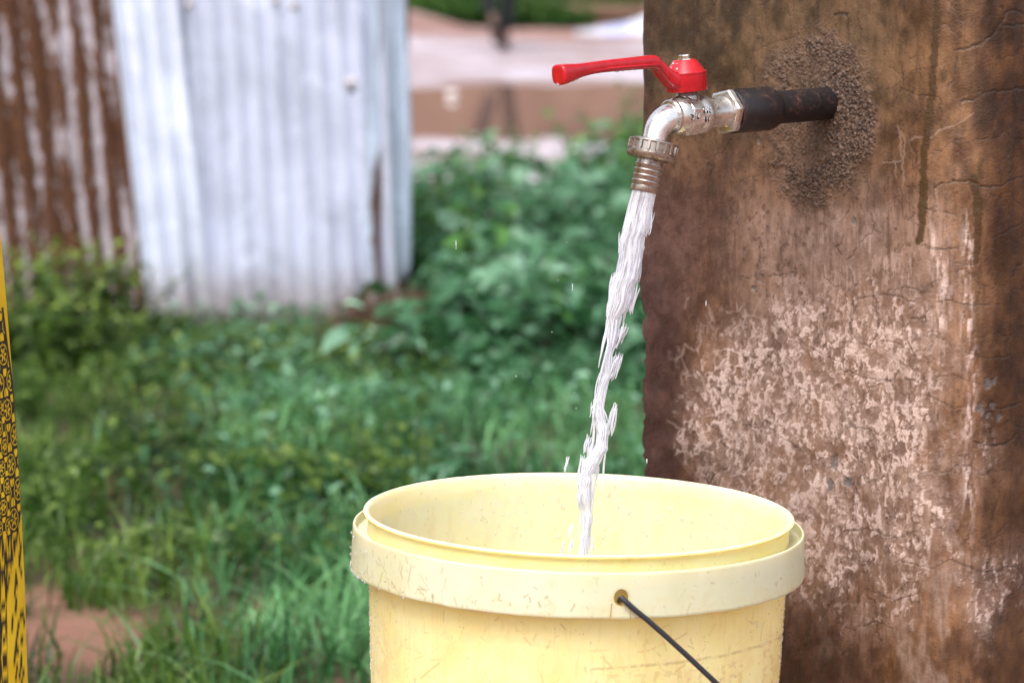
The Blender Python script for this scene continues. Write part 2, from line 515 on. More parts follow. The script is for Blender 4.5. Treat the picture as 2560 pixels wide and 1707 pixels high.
# ---- vegetation
def leafmat(name, cols, rough=0.42, spec=0.45, trans=0.35):
    m = NT(name)
    t = m.attr('tint')
    a = m.mix(m.ramp(t, 0.0, 0.5), cols[0], cols[1])
    col = m.mix(m.ramp(t, 0.5, 1.0), a, cols[2])
    col = m.mix(m.ramp(m.noise(m.coord(), 60, 3), 0.4, 0.75, 0, 0.3), col, cols[0])
    pr = m.n('ShaderNodeBsdfPrincipled')
    m.set(pr, 'Base Color', col); m.set(pr, 'Roughness', rough); m.set(pr, 'Specular IOR Level', spec)
    tr = m.n('ShaderNodeBsdfTranslucent'); m.set(tr, 0, m.mix(0.4, col, (0.05, 0.20, 0.03)))
    mx = m.n('ShaderNodeMixShader'); mx.inputs[0].default_value = trans
    m.t.links.new(pr.outputs[0], mx.inputs[1]); m.t.links.new(tr.outputs[0], mx.inputs[2])
    m.surface(mx.outputs[0])
leafmat('grass_blade', ((0.012, 0.026, 0.004), (0.062, 0.13, 0.015), (0.25, 0.36, 0.08)), 0.40, 0.38)
leafmat('grass_cool', ((0.01, 0.036, 0.012), (0.05, 0.175, 0.05), (0.22, 0.48, 0.2)), 0.38, 0.38)
leafmat('weed_leaf', ((0.01, 0.036, 0.008), (0.08, 0.225, 0.04), (0.3, 0.52, 0.16)), 0.38, 0.38)
leafmat('weed_cool', ((0.01, 0.036, 0.017), (0.076, 0.21, 0.096), (0.36, 0.6, 0.42)), 0.36, 0.38)
leafmat('bush_leaf', ((0.009, 0.019, 0.003), (0.055, 0.105, 0.013), (0.3, 0.42, 0.08)), 0.42, 0.38)
leafmat('hedge_leaf', ((0.012, 0.035, 0.006), (0.045, 0.11, 0.015), (0.10, 0.19, 0.03)), 0.5, 0.4)
leafmat('dry_stalk', ((0.06, 0.032, 0.022), (0.14, 0.075, 0.05), (0.27, 0.17, 0.12)), 0.7, 0.3, 0.15)
simple('stem_green', (0.06, 0.10, 0.03), 0.6, 0, 0.4, 40)
simple('log_wood', (0.13, 0.075, 0.05), 0.85, 0, 0.5, 18, 0.6, 0.3, 0.01)
simple('slab_concrete', (0.26, 0.20, 0.165), 0.8, 0, 0.3, 14, 0.5, 0.4, 0.004)
simple('mud_brick', (0.30, 0.165, 0.12), 0.9, 0, 0.3, 6, 0.6, 0.3, 0.01)
simple('mud_plaster', (0.21, 0.13, 0.10), 0.9, 0, 0.25, 3, 0.5, 0.3, 0.01)
simple('thatch_sheet', (0.35, 0.33, 0.33), 0.6, 0.3, 0.3, 4, 0.3)
simple('door_wood', (0.07, 0.04, 0.028), 0.7, 0, 0.4, 12, 0.3)
simple('white_plastic', (0.58, 0.59, 0.66), 0.35, 0, 0.10, 9, 0.2)
simple('blue_plastic', (0.45, 0.48, 0.70), 0.35, 0, 0.2, 9, 0.2)
simple('pale_stone', (0.62, 0.57, 0.55), 0.7, 0, 0.2, 30, 0.4)
simple('orange_soil', (0.34, 0.17, 0.10), 0.9, 0, 0.3, 14, 0.7, 0.2, 0.02)
simple('black_cloth', (0.008, 0.008, 0.011), 0.85, 0, 0.4, 60, 0.3, 0.25)
simple('grey_shirt', (0.16, 0.15, 0.17), 0.85, 0, 0.3, 60, 0.3, 0.25)
simple('skin_brown', (0.085, 0.042, 0.026), 0.5, 0, 0.15, 40, 0.1)
simple('hair_black', (0.008, 0.007, 0.007), 0.8, 0, 0.4, 200, 0.5, 0.3)
simple('eye_white', (0.7, 0.68, 0.65), 0.3, 0, 0.05, 40, 0.0)
simple('plain_blouse', (0.22, 0.05, 0.06), 0.85, 0, 0.3, 60, 0.3, 0.25)

m = NT('printed_cotton')
st = m.attr('st', 'Vector')           # metres around / up the cloth
ink = m.math('MULTIPLY', m.attr('ink'), m.ramp(m.noise(st, 500, 3), 0.2, 0.4, 0.75, 0.97))
ycol = m.mix(m.ramp(m.noise(st, 20, 4), 0.3, 0.7), (0.68, 0.43, 0.012), (0.80, 0.54, 0.03))
weave = m.noise(st, 900, 2)
m.principled(Base_Color=m.mix(ink, ycol, (0.012, 0.012, 0.016)), Roughness=0.85, Specular_IOR_Level=0.2,
             Normal=m.bump(weave, 0.3, 0.0006))

# ================================================================== GROUND
def spaced(parts):
    out = []
    for a, b, n in parts: out += list(np.linspace(a, b, n, endpoint=False))
    out.append(parts[-1][1]); return np.array(out)
gx = spaced([(-400, -60, 10), (-60, -12, 12), (-12, -3, 30), (-3, 3, 150), (3, 12, 30), (12, 60, 12), (60, 400, 10)])
gy = spaced([(-300, -20, 10), (-20, 2, 30), (2, 26, 420), (26, 60, 40), (60, 600, 20)])
GX, GY = np.meshgrid(gx, gy)
def basin(x, y):
    """depth of the puddle hollow"""
    w = fbm(x * 1.3 + 5, y * 0.6 + 2, 31, 3) - 0.5
    fa = smoothstep(11.6, 12.3, y + w * 1.1) * (1 - smoothstep(15.0, 15.7, y + w * 1.2))
    fx = smoothstep(-2.6, -1.8, x + w) * (1 - smoothstep(0.55, 1.1, x + w * 0.7))
    return fa * fx
def gheight(x, y):
    near = smoothstep(2.6, 3.4, y)
    z = (fbm(x * 2.2, y * 1.2, 3, 4) - 0.5) * 0.050 + (fbm(x * 9, y * 5, 9, 3) - 0.5) * 0.010
    z = z * near
    z = z - 0.035 * basin(x, y)
    z = z + 0.16 * np.exp(-(((x + 0.75) / 0.42) ** 2 + ((y - 20.6) / 0.8) ** 2))   # low earth bank
    return z * np.exp(-((np.hypot(x, y - 10) / 45) ** 4))
GZ = gheight(GX, GY)
V = np.stack([GX.ravel(), GY.ravel(), GZ.ravel()], 1)
nx, ny = len(gx), len(gy)
idx = np.arange(nx * ny).reshape(ny, nx)
Q = np.stack([idx[:-1, :-1].ravel(), idx[:-1, 1:].ravel(), idx[1:, 1:].ravel(), idx[1:, :-1].ravel()], 1)
me = fast_mesh('ground', V, Q)
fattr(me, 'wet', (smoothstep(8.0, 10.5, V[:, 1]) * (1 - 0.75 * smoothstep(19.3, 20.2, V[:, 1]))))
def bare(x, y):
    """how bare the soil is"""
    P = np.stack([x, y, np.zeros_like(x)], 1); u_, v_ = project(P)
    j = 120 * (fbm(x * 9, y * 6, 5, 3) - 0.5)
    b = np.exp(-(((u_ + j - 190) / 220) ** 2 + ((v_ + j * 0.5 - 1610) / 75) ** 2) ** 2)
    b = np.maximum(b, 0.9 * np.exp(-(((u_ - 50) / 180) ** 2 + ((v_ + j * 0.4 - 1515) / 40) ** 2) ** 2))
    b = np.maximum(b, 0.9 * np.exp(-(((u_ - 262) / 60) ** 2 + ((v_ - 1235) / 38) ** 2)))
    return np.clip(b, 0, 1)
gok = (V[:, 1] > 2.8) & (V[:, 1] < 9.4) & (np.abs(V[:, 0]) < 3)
shade_mask = np.zeros(len(V)); shade_mask[gok] = (1 - bare(V[gok, 0], V[gok, 1])) * smoothstep(2.9, 3.4, V[gok, 1]) * smoothstep(9.2, 8.0, V[gok, 1]) * smoothstep(2.6, 1.6, np.abs(V[gok, 0]))
fattr(me, 'grass_shade', shade_mask)  # mask for the shade painted on soil where grass grows
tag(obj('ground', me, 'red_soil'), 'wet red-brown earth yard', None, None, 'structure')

# puddle: an irregular sheet whose shore is where the hollow rises through it
px = np.linspace(-3.0, 1.5, 60); py = np.linspace(10.9, 16.4, 60)
PX, PY = np.meshgrid(px, py)
keep = basin(PX, PY) > 0.05
idm = np.arange(3600).reshape(60, 60)
q = []
for j in range(59):
    for i in range(59):
        if keep[j, i] or keep[j + 1, i] or keep[j, i + 1] or keep[j + 1, i + 1]:
            q.append((idm[j, i], idm[j, i + 1], idm[j + 1, i + 1], idm[j + 1, i]))
me = fast_mesh('puddle', np.stack([PX.ravel(), PY.ravel(), np.full(3600, -0.013)], 1), np.array(q))
tag(obj('puddle', me, 'muddy_water'), 'brown muddy puddle on the yard', None, None, 'structure')

# concrete apron the bucket and pillar stand on (below the frame)
SLAB = 0.075
bm = bmesh.new()
bmesh.ops.create_cube(bm, size=1.0)
for v in bm.verts:
    v.co = Vector((v.co.x * 1.25 + 0.30, v.co.y * 0.95 + 2.42, v.co.z * 0.14 + SLAB - 0.07))
bmesh.ops.bevel(bm, geom=bm.edges[:], offset=0.012, segments=3, affect='EDGES')
me = bpy.data.meshes.new('paving_slab'); bm.to_mesh(me); bm.free()
tag(obj('pavement', me, 'slab_concrete'), 'low concrete apron under the tap pillar', None, None, 'structure')

# ================================================================== PILLAR
ALPHA = R(40)
NRM = Vector((-math.cos(ALPHA), -math.sin(ALPHA), 0))     # face with the tap
TAN = Vector((math.sin(ALPHA), -math.cos(ALPHA), 0))      # along that face, to the right and nearer
A = at_y(2066, 259, 2.484)                                 # where the pipe leaves the wall
def s_at(u):                                              # distance along face for a photo column (at pipe height)
    lo, hi = -0.6, 0.4
    for _ in range(50):
        mid_ = (lo + hi) / 2
        p = A + TAN * mid_
        uu, _v = project(np.array([p]))
        if uu[0] < u: lo = mid_
        else: hi = mid_
    return lo
S0, S1 = s_at(1599), s_at(2425)
W = S1 - S0
rc = 0.050
# unrolled path around the column: face 1 (tap face), corner, face 2 (right face), corner, face 3, corner, face 4, corner
def path(s):
    """s measured along the outline from the far-left edge; returns xy, normal"""
    pass
segs = []
P00 = A + TAN * S0; P00.z = 0
def face_pts():
    """outline points with outward normals and cumulative s"""
    dirs = [TAN, -NRM, -TAN, NRM]
    nrms = [NRM, TAN, -NRM, -TAN]
    depth2 = 0.36
    lens = [W, depth2, W, depth2]
    counts = [520, 190, 16, 16]
    rads = [rc, 0.02, 0.02, 0.006]
    prev_r = 0.006
    p = P00.copy()
    pts, nn, ss = [], [], []
    s = 0.0
    for k in range(4):
        L = lens[k]
        a, b = prev_r, L - rads[k]
        for t in np.linspace(a, b, counts[k]):
            q = p + dirs[k] * t
            pts.append((q.x, q.y)); nn.append((nrms[k].x, nrms[k].y)); ss.append(s + t)
        corner_c = p + dirs[k] * (L - rads[k]) - nrms[k] * rads[k]
        n1_ = nrms[(k + 1) % 4]
        steps = 60 if k == 0 else 6
        for i in range(1, steps):
            f = i / steps * math.pi / 2
            n_ = nrms[k] * math.cos(f) + n1_ * math.sin(f)
            q = corner_c + n_ * rads[k]
            pts.append((q.x, q.y)); nn.append((n_.x, n_.y)); ss.append(s + L - rads[k] + f * rads[k])
        p = p + dirs[k] * L
        s += L
        prev_r = rads[k]
    return np.array(pts), np.array(nn), np.array(ss)
op, on, os_ = face_pts()
zz = spaced([(SLAB - 0.02, 0.20, 14), (0.20, 0.86, 800), (0.86, 1.30, 30)])
nc, nr = len(op), len(zz)
PXY = np.repeat(op[None], nr, 0); NXY = np.repeat(on[None], nr, 0)
ZZ = np.repeat(zz[:, None], nc, 1); SS = np.repeat(os_[None], nr, 0)
V = np.stack([PXY[..., 0].ravel(), PXY[..., 1].ravel(), ZZ.ravel()], 1)
N3 = np.stack([NXY[..., 0].ravel(), NXY[..., 1].ravel(), np.zeros(nr * nc)], 1)
s_ = SS.ravel(); z_ = ZZ.ravel()
u, v = project(V)
front = (s_ < W + 0.36)
jit = (fbm(u / 16, v / 16, 77, 4, 0.6) - 0.5) * 14
jit2 = (fbm(u / 16 + 50, v / 16 + 9, 78, 4, 0.6) - 0.5) * 14
cu, cv = u + jit, v + jit2
def z8(pts): return [(1900 + x * 0.4465, y * 0.4465) for x, y in pts]
def z4(pts): return [(1560 + x * 0.5102, 600 + y * 0.5102) for x, y in pts]
dark_cracks_thick = [
    z8([(1350, 40), (1370, 75), (1355, 130), (1310, 190), (1245, 245), (1170, 270), (1090, 285)]),
    z8([(980, 1050), (1020, 1020), (1100, 1015), (1170, 1010), (1240, 1040), (1290, 1050), (1350, 1045), (1400, 1010), (1478, 995)]),
    z8([(1130, 570), (1190, 560), (1250, 525), (1320, 512), (1400, 510), (1478, 500)]),
    z8([(410, 82), (480, 85)]), z8([(1370, 75), (1420, 60), (1478, 80)]), z8([(1345, 130), (1420, 150), (1478, 130)]),
    z4([(1720, 990), (1780, 1010), (1850, 1005), (1920, 955)]), z4([(1910, 180), (1920, 130), (1945, 120)]),
    z4([(1780, 825), (1850, 820), (1940, 795)]),
]
dark_cracks_thin = [
    z8([(1245, 245), (1275, 310), (1290, 380)]), z8([(1090, 285), (1105, 320), (1085, 400), (1080, 460), (1040, 495)]),
    z8([(1040, 0), (1100, 60), (1118, 110), (1140, 112)]), z8([(985, 175), (1020, 130), (1060, 150), (1110, 205), (1165, 245)]),
    z8([(730, 370), (770, 415), (808, 400), (805, 490), (870, 540), (900, 542), (960, 540), (1005, 545), (1010, 640), (1010, 730)]),
    z8([(805, 490), (770, 560), (750, 600)]), z8([(850, 780), (870, 860), (880, 920)]),
    z8([(1340, 1030), (1345, 900), (1400, 850), (1478, 770)]), z8([(920, 1160), (980, 1185), (1050, 1190), (1100, 1210)]),
    z8([(545, 110), (562, 170), (558, 260)]), z8([(310, 140), (330, 100), (320, 20)]), z8([(480, 85), (490, 180), (495, 260)]),
    z8([(1300, 1330), (1360, 1300), (1478, 1250)]), z8([(900, 1370), (960, 1385), (1040, 1400), (1100, 1390)]),
    z8([(150, 30), (170, 90)]), z8([(0, 40), (40, 20), (90, 0)]), z8([(870, 320), (840, 335)]),
    z4([(985, 175), (1030, 230), (1100, 245), (1160, 200)]),
    z4([(1220, 270), (1130, 300), (1110, 380), (1115, 450), (1160, 500), (1215, 520), (1245, 470), (1250, 400), (1255, 290), (1220, 270)]),
    z4([(1220, 270), (1300, 262), (1350, 280), (1420, 300)]), z4([(860, 490), (920, 540), (1000, 575), (1080, 600)]),
    z4([(920, 510), (980, 430), (975, 380), (975, 240)]), z4([(1430, 530), (1480, 580), (1540, 660), (1620, 665), (1680, 690), (1740, 700)]),
    z4([(1540, 660), (1510, 720), (1490, 760), (1560, 790), (1600, 820), (1660, 820)]),
    z4([(1380, 680), (1440, 690), (1480, 670)]), z4([(1060, 630), (1150, 660), (1250, 690), (1330, 690), (1350, 640)]),
    z4([(1680, 545), (1760, 575), (1840, 575), (1890, 560)]), z4([(1470, 1140), (1530, 1130), (1600, 1135), (1630, 1105), (1700, 1105)]),
    z4([(1700, 1105), (1760, 1160), (1800, 1130), (1900, 1130)]), z4([(1480, 40), (1550, 50), (1600, 50)]),
    z4([(1620, 110), (1680, 125), (1730, 120)]), z4([(1540, 300), (1600, 300), (1700, 318), (1840, 310)]),
    z4([(1270, 490), (1340, 500), (1400, 540)]), z4([(850, 450), (865, 540)]),
    [(2110, 1330), (2170, 1320), (2230, 1345), (2300, 1330)], [(2250, 1400), (2330, 1420), (2380, 1400), (2460, 1430), (2550, 1410)],
    [(2470, 1180), (2500, 1240), (2480, 1300)], [(2180, 1480), (2240, 1500), (2290, 1485)], [(2090, 1440), (2075, 1500), (2050, 1560)],
]
pale_cracks = [
    z8([(780, 700), (825, 780), (820, 870), (800, 900), (690, 915)]), z8([(960, 770), (1000, 730), (1060, 720), (1130, 680), (1200, 640)]),
    z8([(850, 780), (880, 770), (910, 770)]), z8([(760, 900), (770, 1000)]), z8([(990, 1060), (1000, 1190)]),
    z4([(260, 580), (290, 560), (300, 510), (290, 570), (305, 640), (275, 670), (295, 720)]),
    z4([(315, 280), (295, 340)]), z4([(410, 320), (440, 395)]), z4([(300, 515), (340, 550)]),
    z4([(440, 540), (470, 580), (545, 540)]), z4([(545, 440), (545, 540), (640, 555)]),
    z4([(640, 95), (690, 100), (750, 105)]), z4([(650, 160), (690, 130), (740, 150), (770, 210)]), z4([(710, 200), (725, 300)]),
    z4([(630, 190), (685, 220)]), z4([(210, 880), (280, 920), (330, 940)]), z4([(340, 770), (345, 850), (380, 870), (440, 860)]),
    z4([(380, 870), (375, 980), (430, 990)]), z4([(1420, 310), (1460, 340), (1440, 320)]), z4([(920, 510), (985, 420)]),
    [(2255, 330), (2262, 420), (2260, 470)], [(2320, 480), (2330, 560)],
]
dthick = poly_dist(cu, cv, dark_cracks_thick)
dthin = poly_dist(cu, cv, dark_cracks_thin)
wvar = 0.6 + 0.9 * fbm(u / 60, v / 60, 5, 2)
crack = np.maximum(0.72 * smoothstep(3.6, 0.6, dthick / wvar), 0.45 * smoothstep(2.8, 0.6, dthin / wvar))
dpale = poly_dist(cu, cv, pale_cracks)
palecrack = 0.17 * smoothstep(4.0, 0.3, dpale / wvar)
# zones measured on the photograph
def voro_edge(x, y, seed):
    ix, iy = np.floor(x).astype(np.int64), np.floor(y).astype(np.int64)
    f1 = np.full(x.shape, 9.0); f2 = np.full(x.shape, 9.0)
    for i in (-1, 0, 1):
        for j in (-1, 0, 1):
            cx = ix + i; cy = iy + j
            d = np.hypot(cx + 0.08 + 0.84 * _hash(cx, cy, seed) - x, cy + 0.08 + 0.84 * _hash(cx, cy, seed + 99) - y)
            f2 = np.minimum(f2, np.maximum(f1, d)); f1 = np.minimum(f1, d)
    return f2 - f1
def nz(fx, fy, seed, o=4, g=0.55): return fbm(u / fx, v / fy, seed, o, g)
wu = u + 34 * (nz(46, 46, 201, 3) - 0.5) + 16 * (nz(14, 14, 202, 3) - 0.5)
wv_ = v + 34 * (nz(46, 46, 203, 3) - 0.5) + 16 * (nz(14, 14, 204, 3) - 0.5)
zone = np.zeros_like(u)
for (x, y, rx, ry, a) in ((1880, 1010, 175, 300, 1.0), (2020, 860, 230, 220, 0.95), (2150, 1010, 200, 330, 0.85), (1960, 720, 150, 110, 0.55),
                          (2150, 680, 190, 130, 0.62), (2060, 1300, 170, 200, 0.75), (2260, 1250, 180, 300, 0.70), (1740, 1060, 90, 180, 0.62), (2330, 800, 70, 300, 0.6), (2480, 1150, 110, 120, 0.32), (2500, 1480, 120, 160, 0.36),
                          (2240, 1520, 140, 120, 0.5), (2260, 940, 110, 330, 0.95), (2100, 950, 190, 260, 1.0)):
    zone = np.maximum(zone, a * np.exp(-(((u - x) / rx) ** 2 + ((v - y) / ry) ** 2) ** 1.2))
zone = np.clip(zone * 0.92 + 0.75 * (nz(90, 120, 205, 4) - 0.5) * (zone > 0.02) * smoothstep(0.02, 0.3, zone), 0, 1.2)
zone *= smoothstep(540, 900, v + 150 * (nz(40, 60, 206, 3) - 0.5))
zone *= smoothstep(1620, 1800, u + 130 * (nz(40, 60, 207, 3) - 0.5) + 0.12 * (v - 1000))
g1 = voro_edge(wu / 38, wv_ / 52, 301); g2 = voro_edge(wu / 17, wv_ / 25, 302); g3 = voro_edge(wu / 105, wv_ / 120, 303)
nfn = nz(8, 15, 208, 4, 0.62)
rside = smoothstep(2080, 2260, u)
vfn = fbm(u / 9, v / 36, 209, 4, 0.6)
wu2, wv2 = u + 0.28 * (wu - u), v + 0.28 * (wv_ - v)
mot = fbm(wu2 / 10.0, wv2 / 18, 208, 5, 0.6) * (1 - 0.35 * rside) + vfn * 0.35 * rside
lb_ = smoothstep(2010, 1740, u + 140 * (nz(60, 80, 251, 3) - 0.5))
t1 = np.clip(zone + 0.5 * (nz(60, 80, 210, 3) - 0.5), 0, 1.1)
wid = 0.5 + 1.0 * nz(18, 18, 211, 3)
vein1 = smoothstep(0.0, 1.0, ((0.04 + 0.18 * t1) * wid - g1) / 0.14 + 0.3) * smoothstep(0.10, 0.30, t1) * (0.25 + 0.65 * lb_) * smoothstep(0.30, 0.55, nz(45, 60, 252, 3) + 0.12 * lb_)
vein2 = smoothstep(0.0, 1.0, (0.34 * (t1 - 0.30) * wid - g2) / 0.16 + 0.3) * smoothstep(0.3, 0.5, t1) * smoothstep(0.42, 0.62, nz(28, 40, 253, 3)) * 0.7
mott = smoothstep(0.58 - 0.165 * t1, 0.70 - 0.165 * t1, mot) * smoothstep(0.10, 0.45, t1)
pale = np.maximum(np.maximum(vein1 * (0.62 + 0.5 * nz(30, 40, 212, 3)), 0.6 * vein2), (0.55 + 0.6 * nz(22, 36, 254, 3)) * mott)
pale = np.clip(pale * (0.84 + 1.0 * (nz(70, 90, 213, 4) - 0.4)) * (0.40 + 0.60 * smoothstep(0.1, 0.7, zone)), 0, 0.95) * 0.84
# scuffed bright streaks down the rounded near corner and below the wet run
cs = np.exp(-((u - 2418 - 26 * (fbm(v / 160, v * 0, 214, 2) - .5)) / 15) ** 2) * smoothstep(470, 620, v) * smoothstep(1560, 1250, v)
cs2 = np.exp(-((u - 2345 - 30 * (fbm(v / 120, v * 0, 215, 2) - .5)) / 24) ** 2) * smoothstep(520, 620, v) * smoothstep(1150, 900, v) * 0.8
pale = np.maximum(pale, 0.85 * np.maximum(cs, cs2) * smoothstep(0.42, 0.66, fbm(u / 7, v / 45, 216, 4, 0.65)) * (0.3 + 0.9 * smoothstep(0.35, 0.6, nz(40, 60, 241, 3))))
sk = smoothstep(0.60, 0.72, fbm(u / 6, v / 55, 217, 4)) * smoothstep(480, 640, v) * smoothstep(860, 700, v) * smoothstep(1880, 2000, u) * smoothstep(2440, 2400, u) * smoothstep(0.45, 0.62, nz(60, 50, 240, 3)) * 0.22
pale = np.maximum(pale, sk)
wash = np.clip(smoothstep(0.06, 0.85, zone) * (0.45 + 1.0 * (nz(70, 60, 218, 4) - 0.3)), 0, 0.92)
wash = np.maximum(wash, 0.45 * smoothstep(0.5, 0.75, nz(50, 90, 230, 3)) * smoothstep(430, 600, v) * smoothstep(2000, 2150, u) * smoothstep(2440, 2380, u))
isl = smoothstep(0.58, 0.68, fbm(wu2 / 14, wv2 / 26, 219, 5, 0.6)) * smoothstep(0.2, 0.6, zone) * 0.62
isl = np.maximum(isl, 0.6 * smoothstep(0.62, 0.70, nz(30, 45, 220, 4)) * smoothstep(0.1, 0.3, zone))
pale *= (1 - 0.75 * isl)
wash = np.maximum(wash, 0.55 * smoothstep(400, 600, v + 120 * (nz(60, 60, 260, 3) - .5)) * smoothstep(1760, 1930, u) * smoothstep(2440, 2330, u) * smoothstep(1100, 800, v) * (0.35 + 0.9 * nz(34, 60, 261, 4, 0.6)))
dark = smoothstep(1800, 1640, u + 120 * (nz(60, 110, 15, 3) - 0.5)) * smoothstep(300, 640, v) * 0.95
dark = np.maximum(dark, 0.8 * smoothstep(720, 560, v + 80 * (nz(50, 70, 221, 3) - .5)) * smoothstep(400, 520, v) * smoothstep(1880, 1700, u))
dark = np.maximum(dark, 0.55 * smoothstep(1420, 1600, v + 120 * (nz(60, 80, 222, 3) - .5)) * smoothstep(2300, 2100, u))
dark = np.maximum(dark, 0.4 * smoothstep(1660, 1605, u))
dark *= (1 - 0.7 * np.clip(zone, 0, 1))
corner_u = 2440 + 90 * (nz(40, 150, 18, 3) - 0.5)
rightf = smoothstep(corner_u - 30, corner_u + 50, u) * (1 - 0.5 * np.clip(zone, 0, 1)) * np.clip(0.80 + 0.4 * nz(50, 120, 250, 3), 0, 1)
warm = np.maximum(0.65 * smoothstep(2150, 2380, u) * (1 - rightf), 0.6 * smoothstep(0.5, 0.7, nz(60, 80, 223, 3)) * smoothstep(600, 1000, v))
warm = np.maximum(warm, 0.5 * smoothstep(0.52, 0.68, nz(40, 60, 224, 3)) * smoothstep(2440, 2480, u))
olive = smoothstep(560, 160, v + 200 * (nz(130, 130, 19, 3) - 0.5)) * (1 - 0.6 * rightf)
soft = np.exp(-(((u - 2060) / 420) ** 2 + ((v - 700) / 330) ** 2))
cloud = 0.12 * soft + smoothstep(0.30, 0.78, 0.55 * nz(120, 150, 225, 5, 0.6) + 0.45 * nz(26, 48, 226, 4, 0.6))
grain = smoothstep(0.56, 0.74, fbm(u / 9, v / 85, 227, 4, 0.6)) * 0.55
grain = np.maximum(grain, 0.85 * smoothstep(0.64, 0.72, nz(9, 13, 228, 3)) * smoothstep(0.48, 0.64, nz(90, 90, 229, 3)))
hair = smoothstep(0.035, 0.008, g3) * smoothstep(0.46, 0.60, nz(120, 120, 231, 2)) * smoothstep(1700, 1800, u) * 0.45
crack = np.maximum(crack, hair)
def run(lines, w, seed):
    ww = w * (0.7 + 0.6 * fbm(u / 30, v / 45, seed, 3))
    return smoothstep(1.25, 0.75, poly_dist(cu, cv, lines) / ww)
streak = run([[(2340, -40), (2338, 100), (2330, 210), (2318, 330), (2310, 400), (2312, 500), (2308, 560), (2300, 600)]], 9, 41)
streak = np.maximum(streak, run([[(2432, 445), (2440, 480), (2445, 540), (2442, 600), (2440, 650)]], 11, 42))
streak = np.maximum(streak, 0.6 * run([[(2452, 400), (2450, 440)], [(2410, 430), (2406, 450)], [(2360, 185), (2358, 200)], [(2390, -10), (2392, 10)]], 9, 43))
streak = np.maximum(streak, 0.45 * run([[(2440, 690), (2442, 760), (2436, 830)], [(2410, 540), (2405, 590)]], 8, 44))
# mortar patch around the pipe: crumbly, thickest to the right of and below the pipe
dx, dy = (u - 2045) / 152, (v - 292) / 222
rr = np.hypot(dx, dy) + 0.5 * (nz(60, 60, 51, 5, 0.62) - 0.5)
patch = smoothstep(1.14, 0.70, rr)
heavy = np.clip(0.45 + 0.55 * smoothstep(-0.15, 0.45, dx) + 0.35 * smoothstep(0.35, 0.7, dy) + 0.25 * smoothstep(-0.35, -0.7, dy), 0, 1)
tr = np.maximum(np.exp(-(((u - 2030) / 66) ** 2 + ((v - 178) / 44) ** 2) ** 2), np.exp(-(((u - 2010) / 70) ** 2 + ((v - 372) / 62) ** 2) ** 2))
tr = np.maximum(tr, 0.8 * np.exp(-(((u - 1940) / 55) ** 2 + ((v - 292) / 90) ** 2) ** 2))
tr = smoothstep(0.3, 0.7, tr + 1.5 * (nz(26, 26, 52, 4) - 0.5))
hole = smoothstep(0.52 - 0.22 * heavy, 0.66 - 0.22 * heavy, nz(17, 17, 55, 4) + 0.12 * (1 - rr))
tr *= 0.55
rough = patch * (1 - 0.8 * tr) * (0.35 + 0.65 * hole) * np.clip(0.25 + heavy, 0, 1)
trowel = smoothstep(1.15, 0.75, rr) * 0.7 * (0.45 + 0.55 * tr)
# grey chips
chip = np.zeros_like(u)
for (x, y, rx, ry) in ((2085, 1158, 11, 22), (2118, 1205, 10, 14), (2072, 1213, 9, 20), (2135, 553, 6, 12), (1883, 720, 5, 7), (2468, 957, 9, 16), (2482, 952, 6, 12),
                       (2450, 1020, 12, 15), (2496, 1040, 7, 12), (2468, 1037, 6, 8), (2478, 1012, 7, 9), (1897, 300 + 50, 4, 9)):
    chip = np.maximum(chip, 0.75 * smoothstep(1.2, 0.6, np.hypot((u - x) / rx, (v - y) / ry) + 1.1 * (fbm(u / 8, v / 8, 57, 3) - 0.5)))
# displacement
disp = (fbm(s_ * 14, z_ * 9, 61, 4) - 0.5) * 0.0065 + (fbm(s_ * 90, z_ * 60, 62, 3) - 0.5) * 0.0012
disp -= 0.0008 * crack
disp += 0.0002 * palecrack
disp += trowel * 0.0018
disp += 0.0007 * pale - 0.0004 * isl
crumbs = fbm(u / 4.2, v / 4.2, 63, 3, 0.7)
disp += rough * (0.0003 + 0.0042 * np.clip(crumbs - 0.34, 0, 1))
disp -= 0.0012 * chip
# ridge of plaster down the near corner and chipped far edge
edge = np.exp(-((s_) / 0.012) ** 2)
V += N3 * disp[:, None]
cz = np.array([(120, 0), (600, 0), (740, 2), (800, -3.5), (900, -2.5), (980, -3.5), (1060, -2.0), (1190, -4.2), (1400, -3)], float)
chipx = np.interp(v, cz[:, 0], cz[:, 1]) * 0.001 + (fbm(v / 28, v * 0, 66, 4) - 0.5) * 0.012 * smoothstep(520, 760, v) + (fbm(v / 30, v * 0, 67, 3) - 0.5) * 0.0012
V += np.array([TAN.x, TAN.y, 0])[None] * (-(chipx) * np.exp(-(np.minimum(s_, 2 * W + 0.72 - s_) / 0.014) ** 2))[:, None]
idx = np.arange(nr * nc).reshape(nr, nc)
nxt = np.roll(idx, -1, 1)
Q = np.stack([idx[:-1].ravel(), nxt[:-1].ravel(), nxt[1:].ravel(), idx[1:].ravel()], 1)
me = fast_mesh('shaft', V, Q)
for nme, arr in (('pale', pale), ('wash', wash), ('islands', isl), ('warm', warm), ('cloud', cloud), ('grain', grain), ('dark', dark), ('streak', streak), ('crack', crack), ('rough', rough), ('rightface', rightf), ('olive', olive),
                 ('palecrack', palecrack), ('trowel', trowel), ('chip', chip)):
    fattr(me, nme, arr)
vattr(me, 'st', np.stack([s_, z_, np.zeros_like(s_)], 1))
pillar = empty('concrete_pillar', (P00.x + 0.0, P00.y, SLAB), 'weathered brown plastered concrete pillar with cracks and pale lime veins', 'pillar')
def keep_world(o, p):
    o.parent = p
    o.matrix_parent_inverse = Matrix.Translation(-Vector(p.location))
    return o
keep_world(obj('shaft', me, 'pillar_plaster'), pillar)
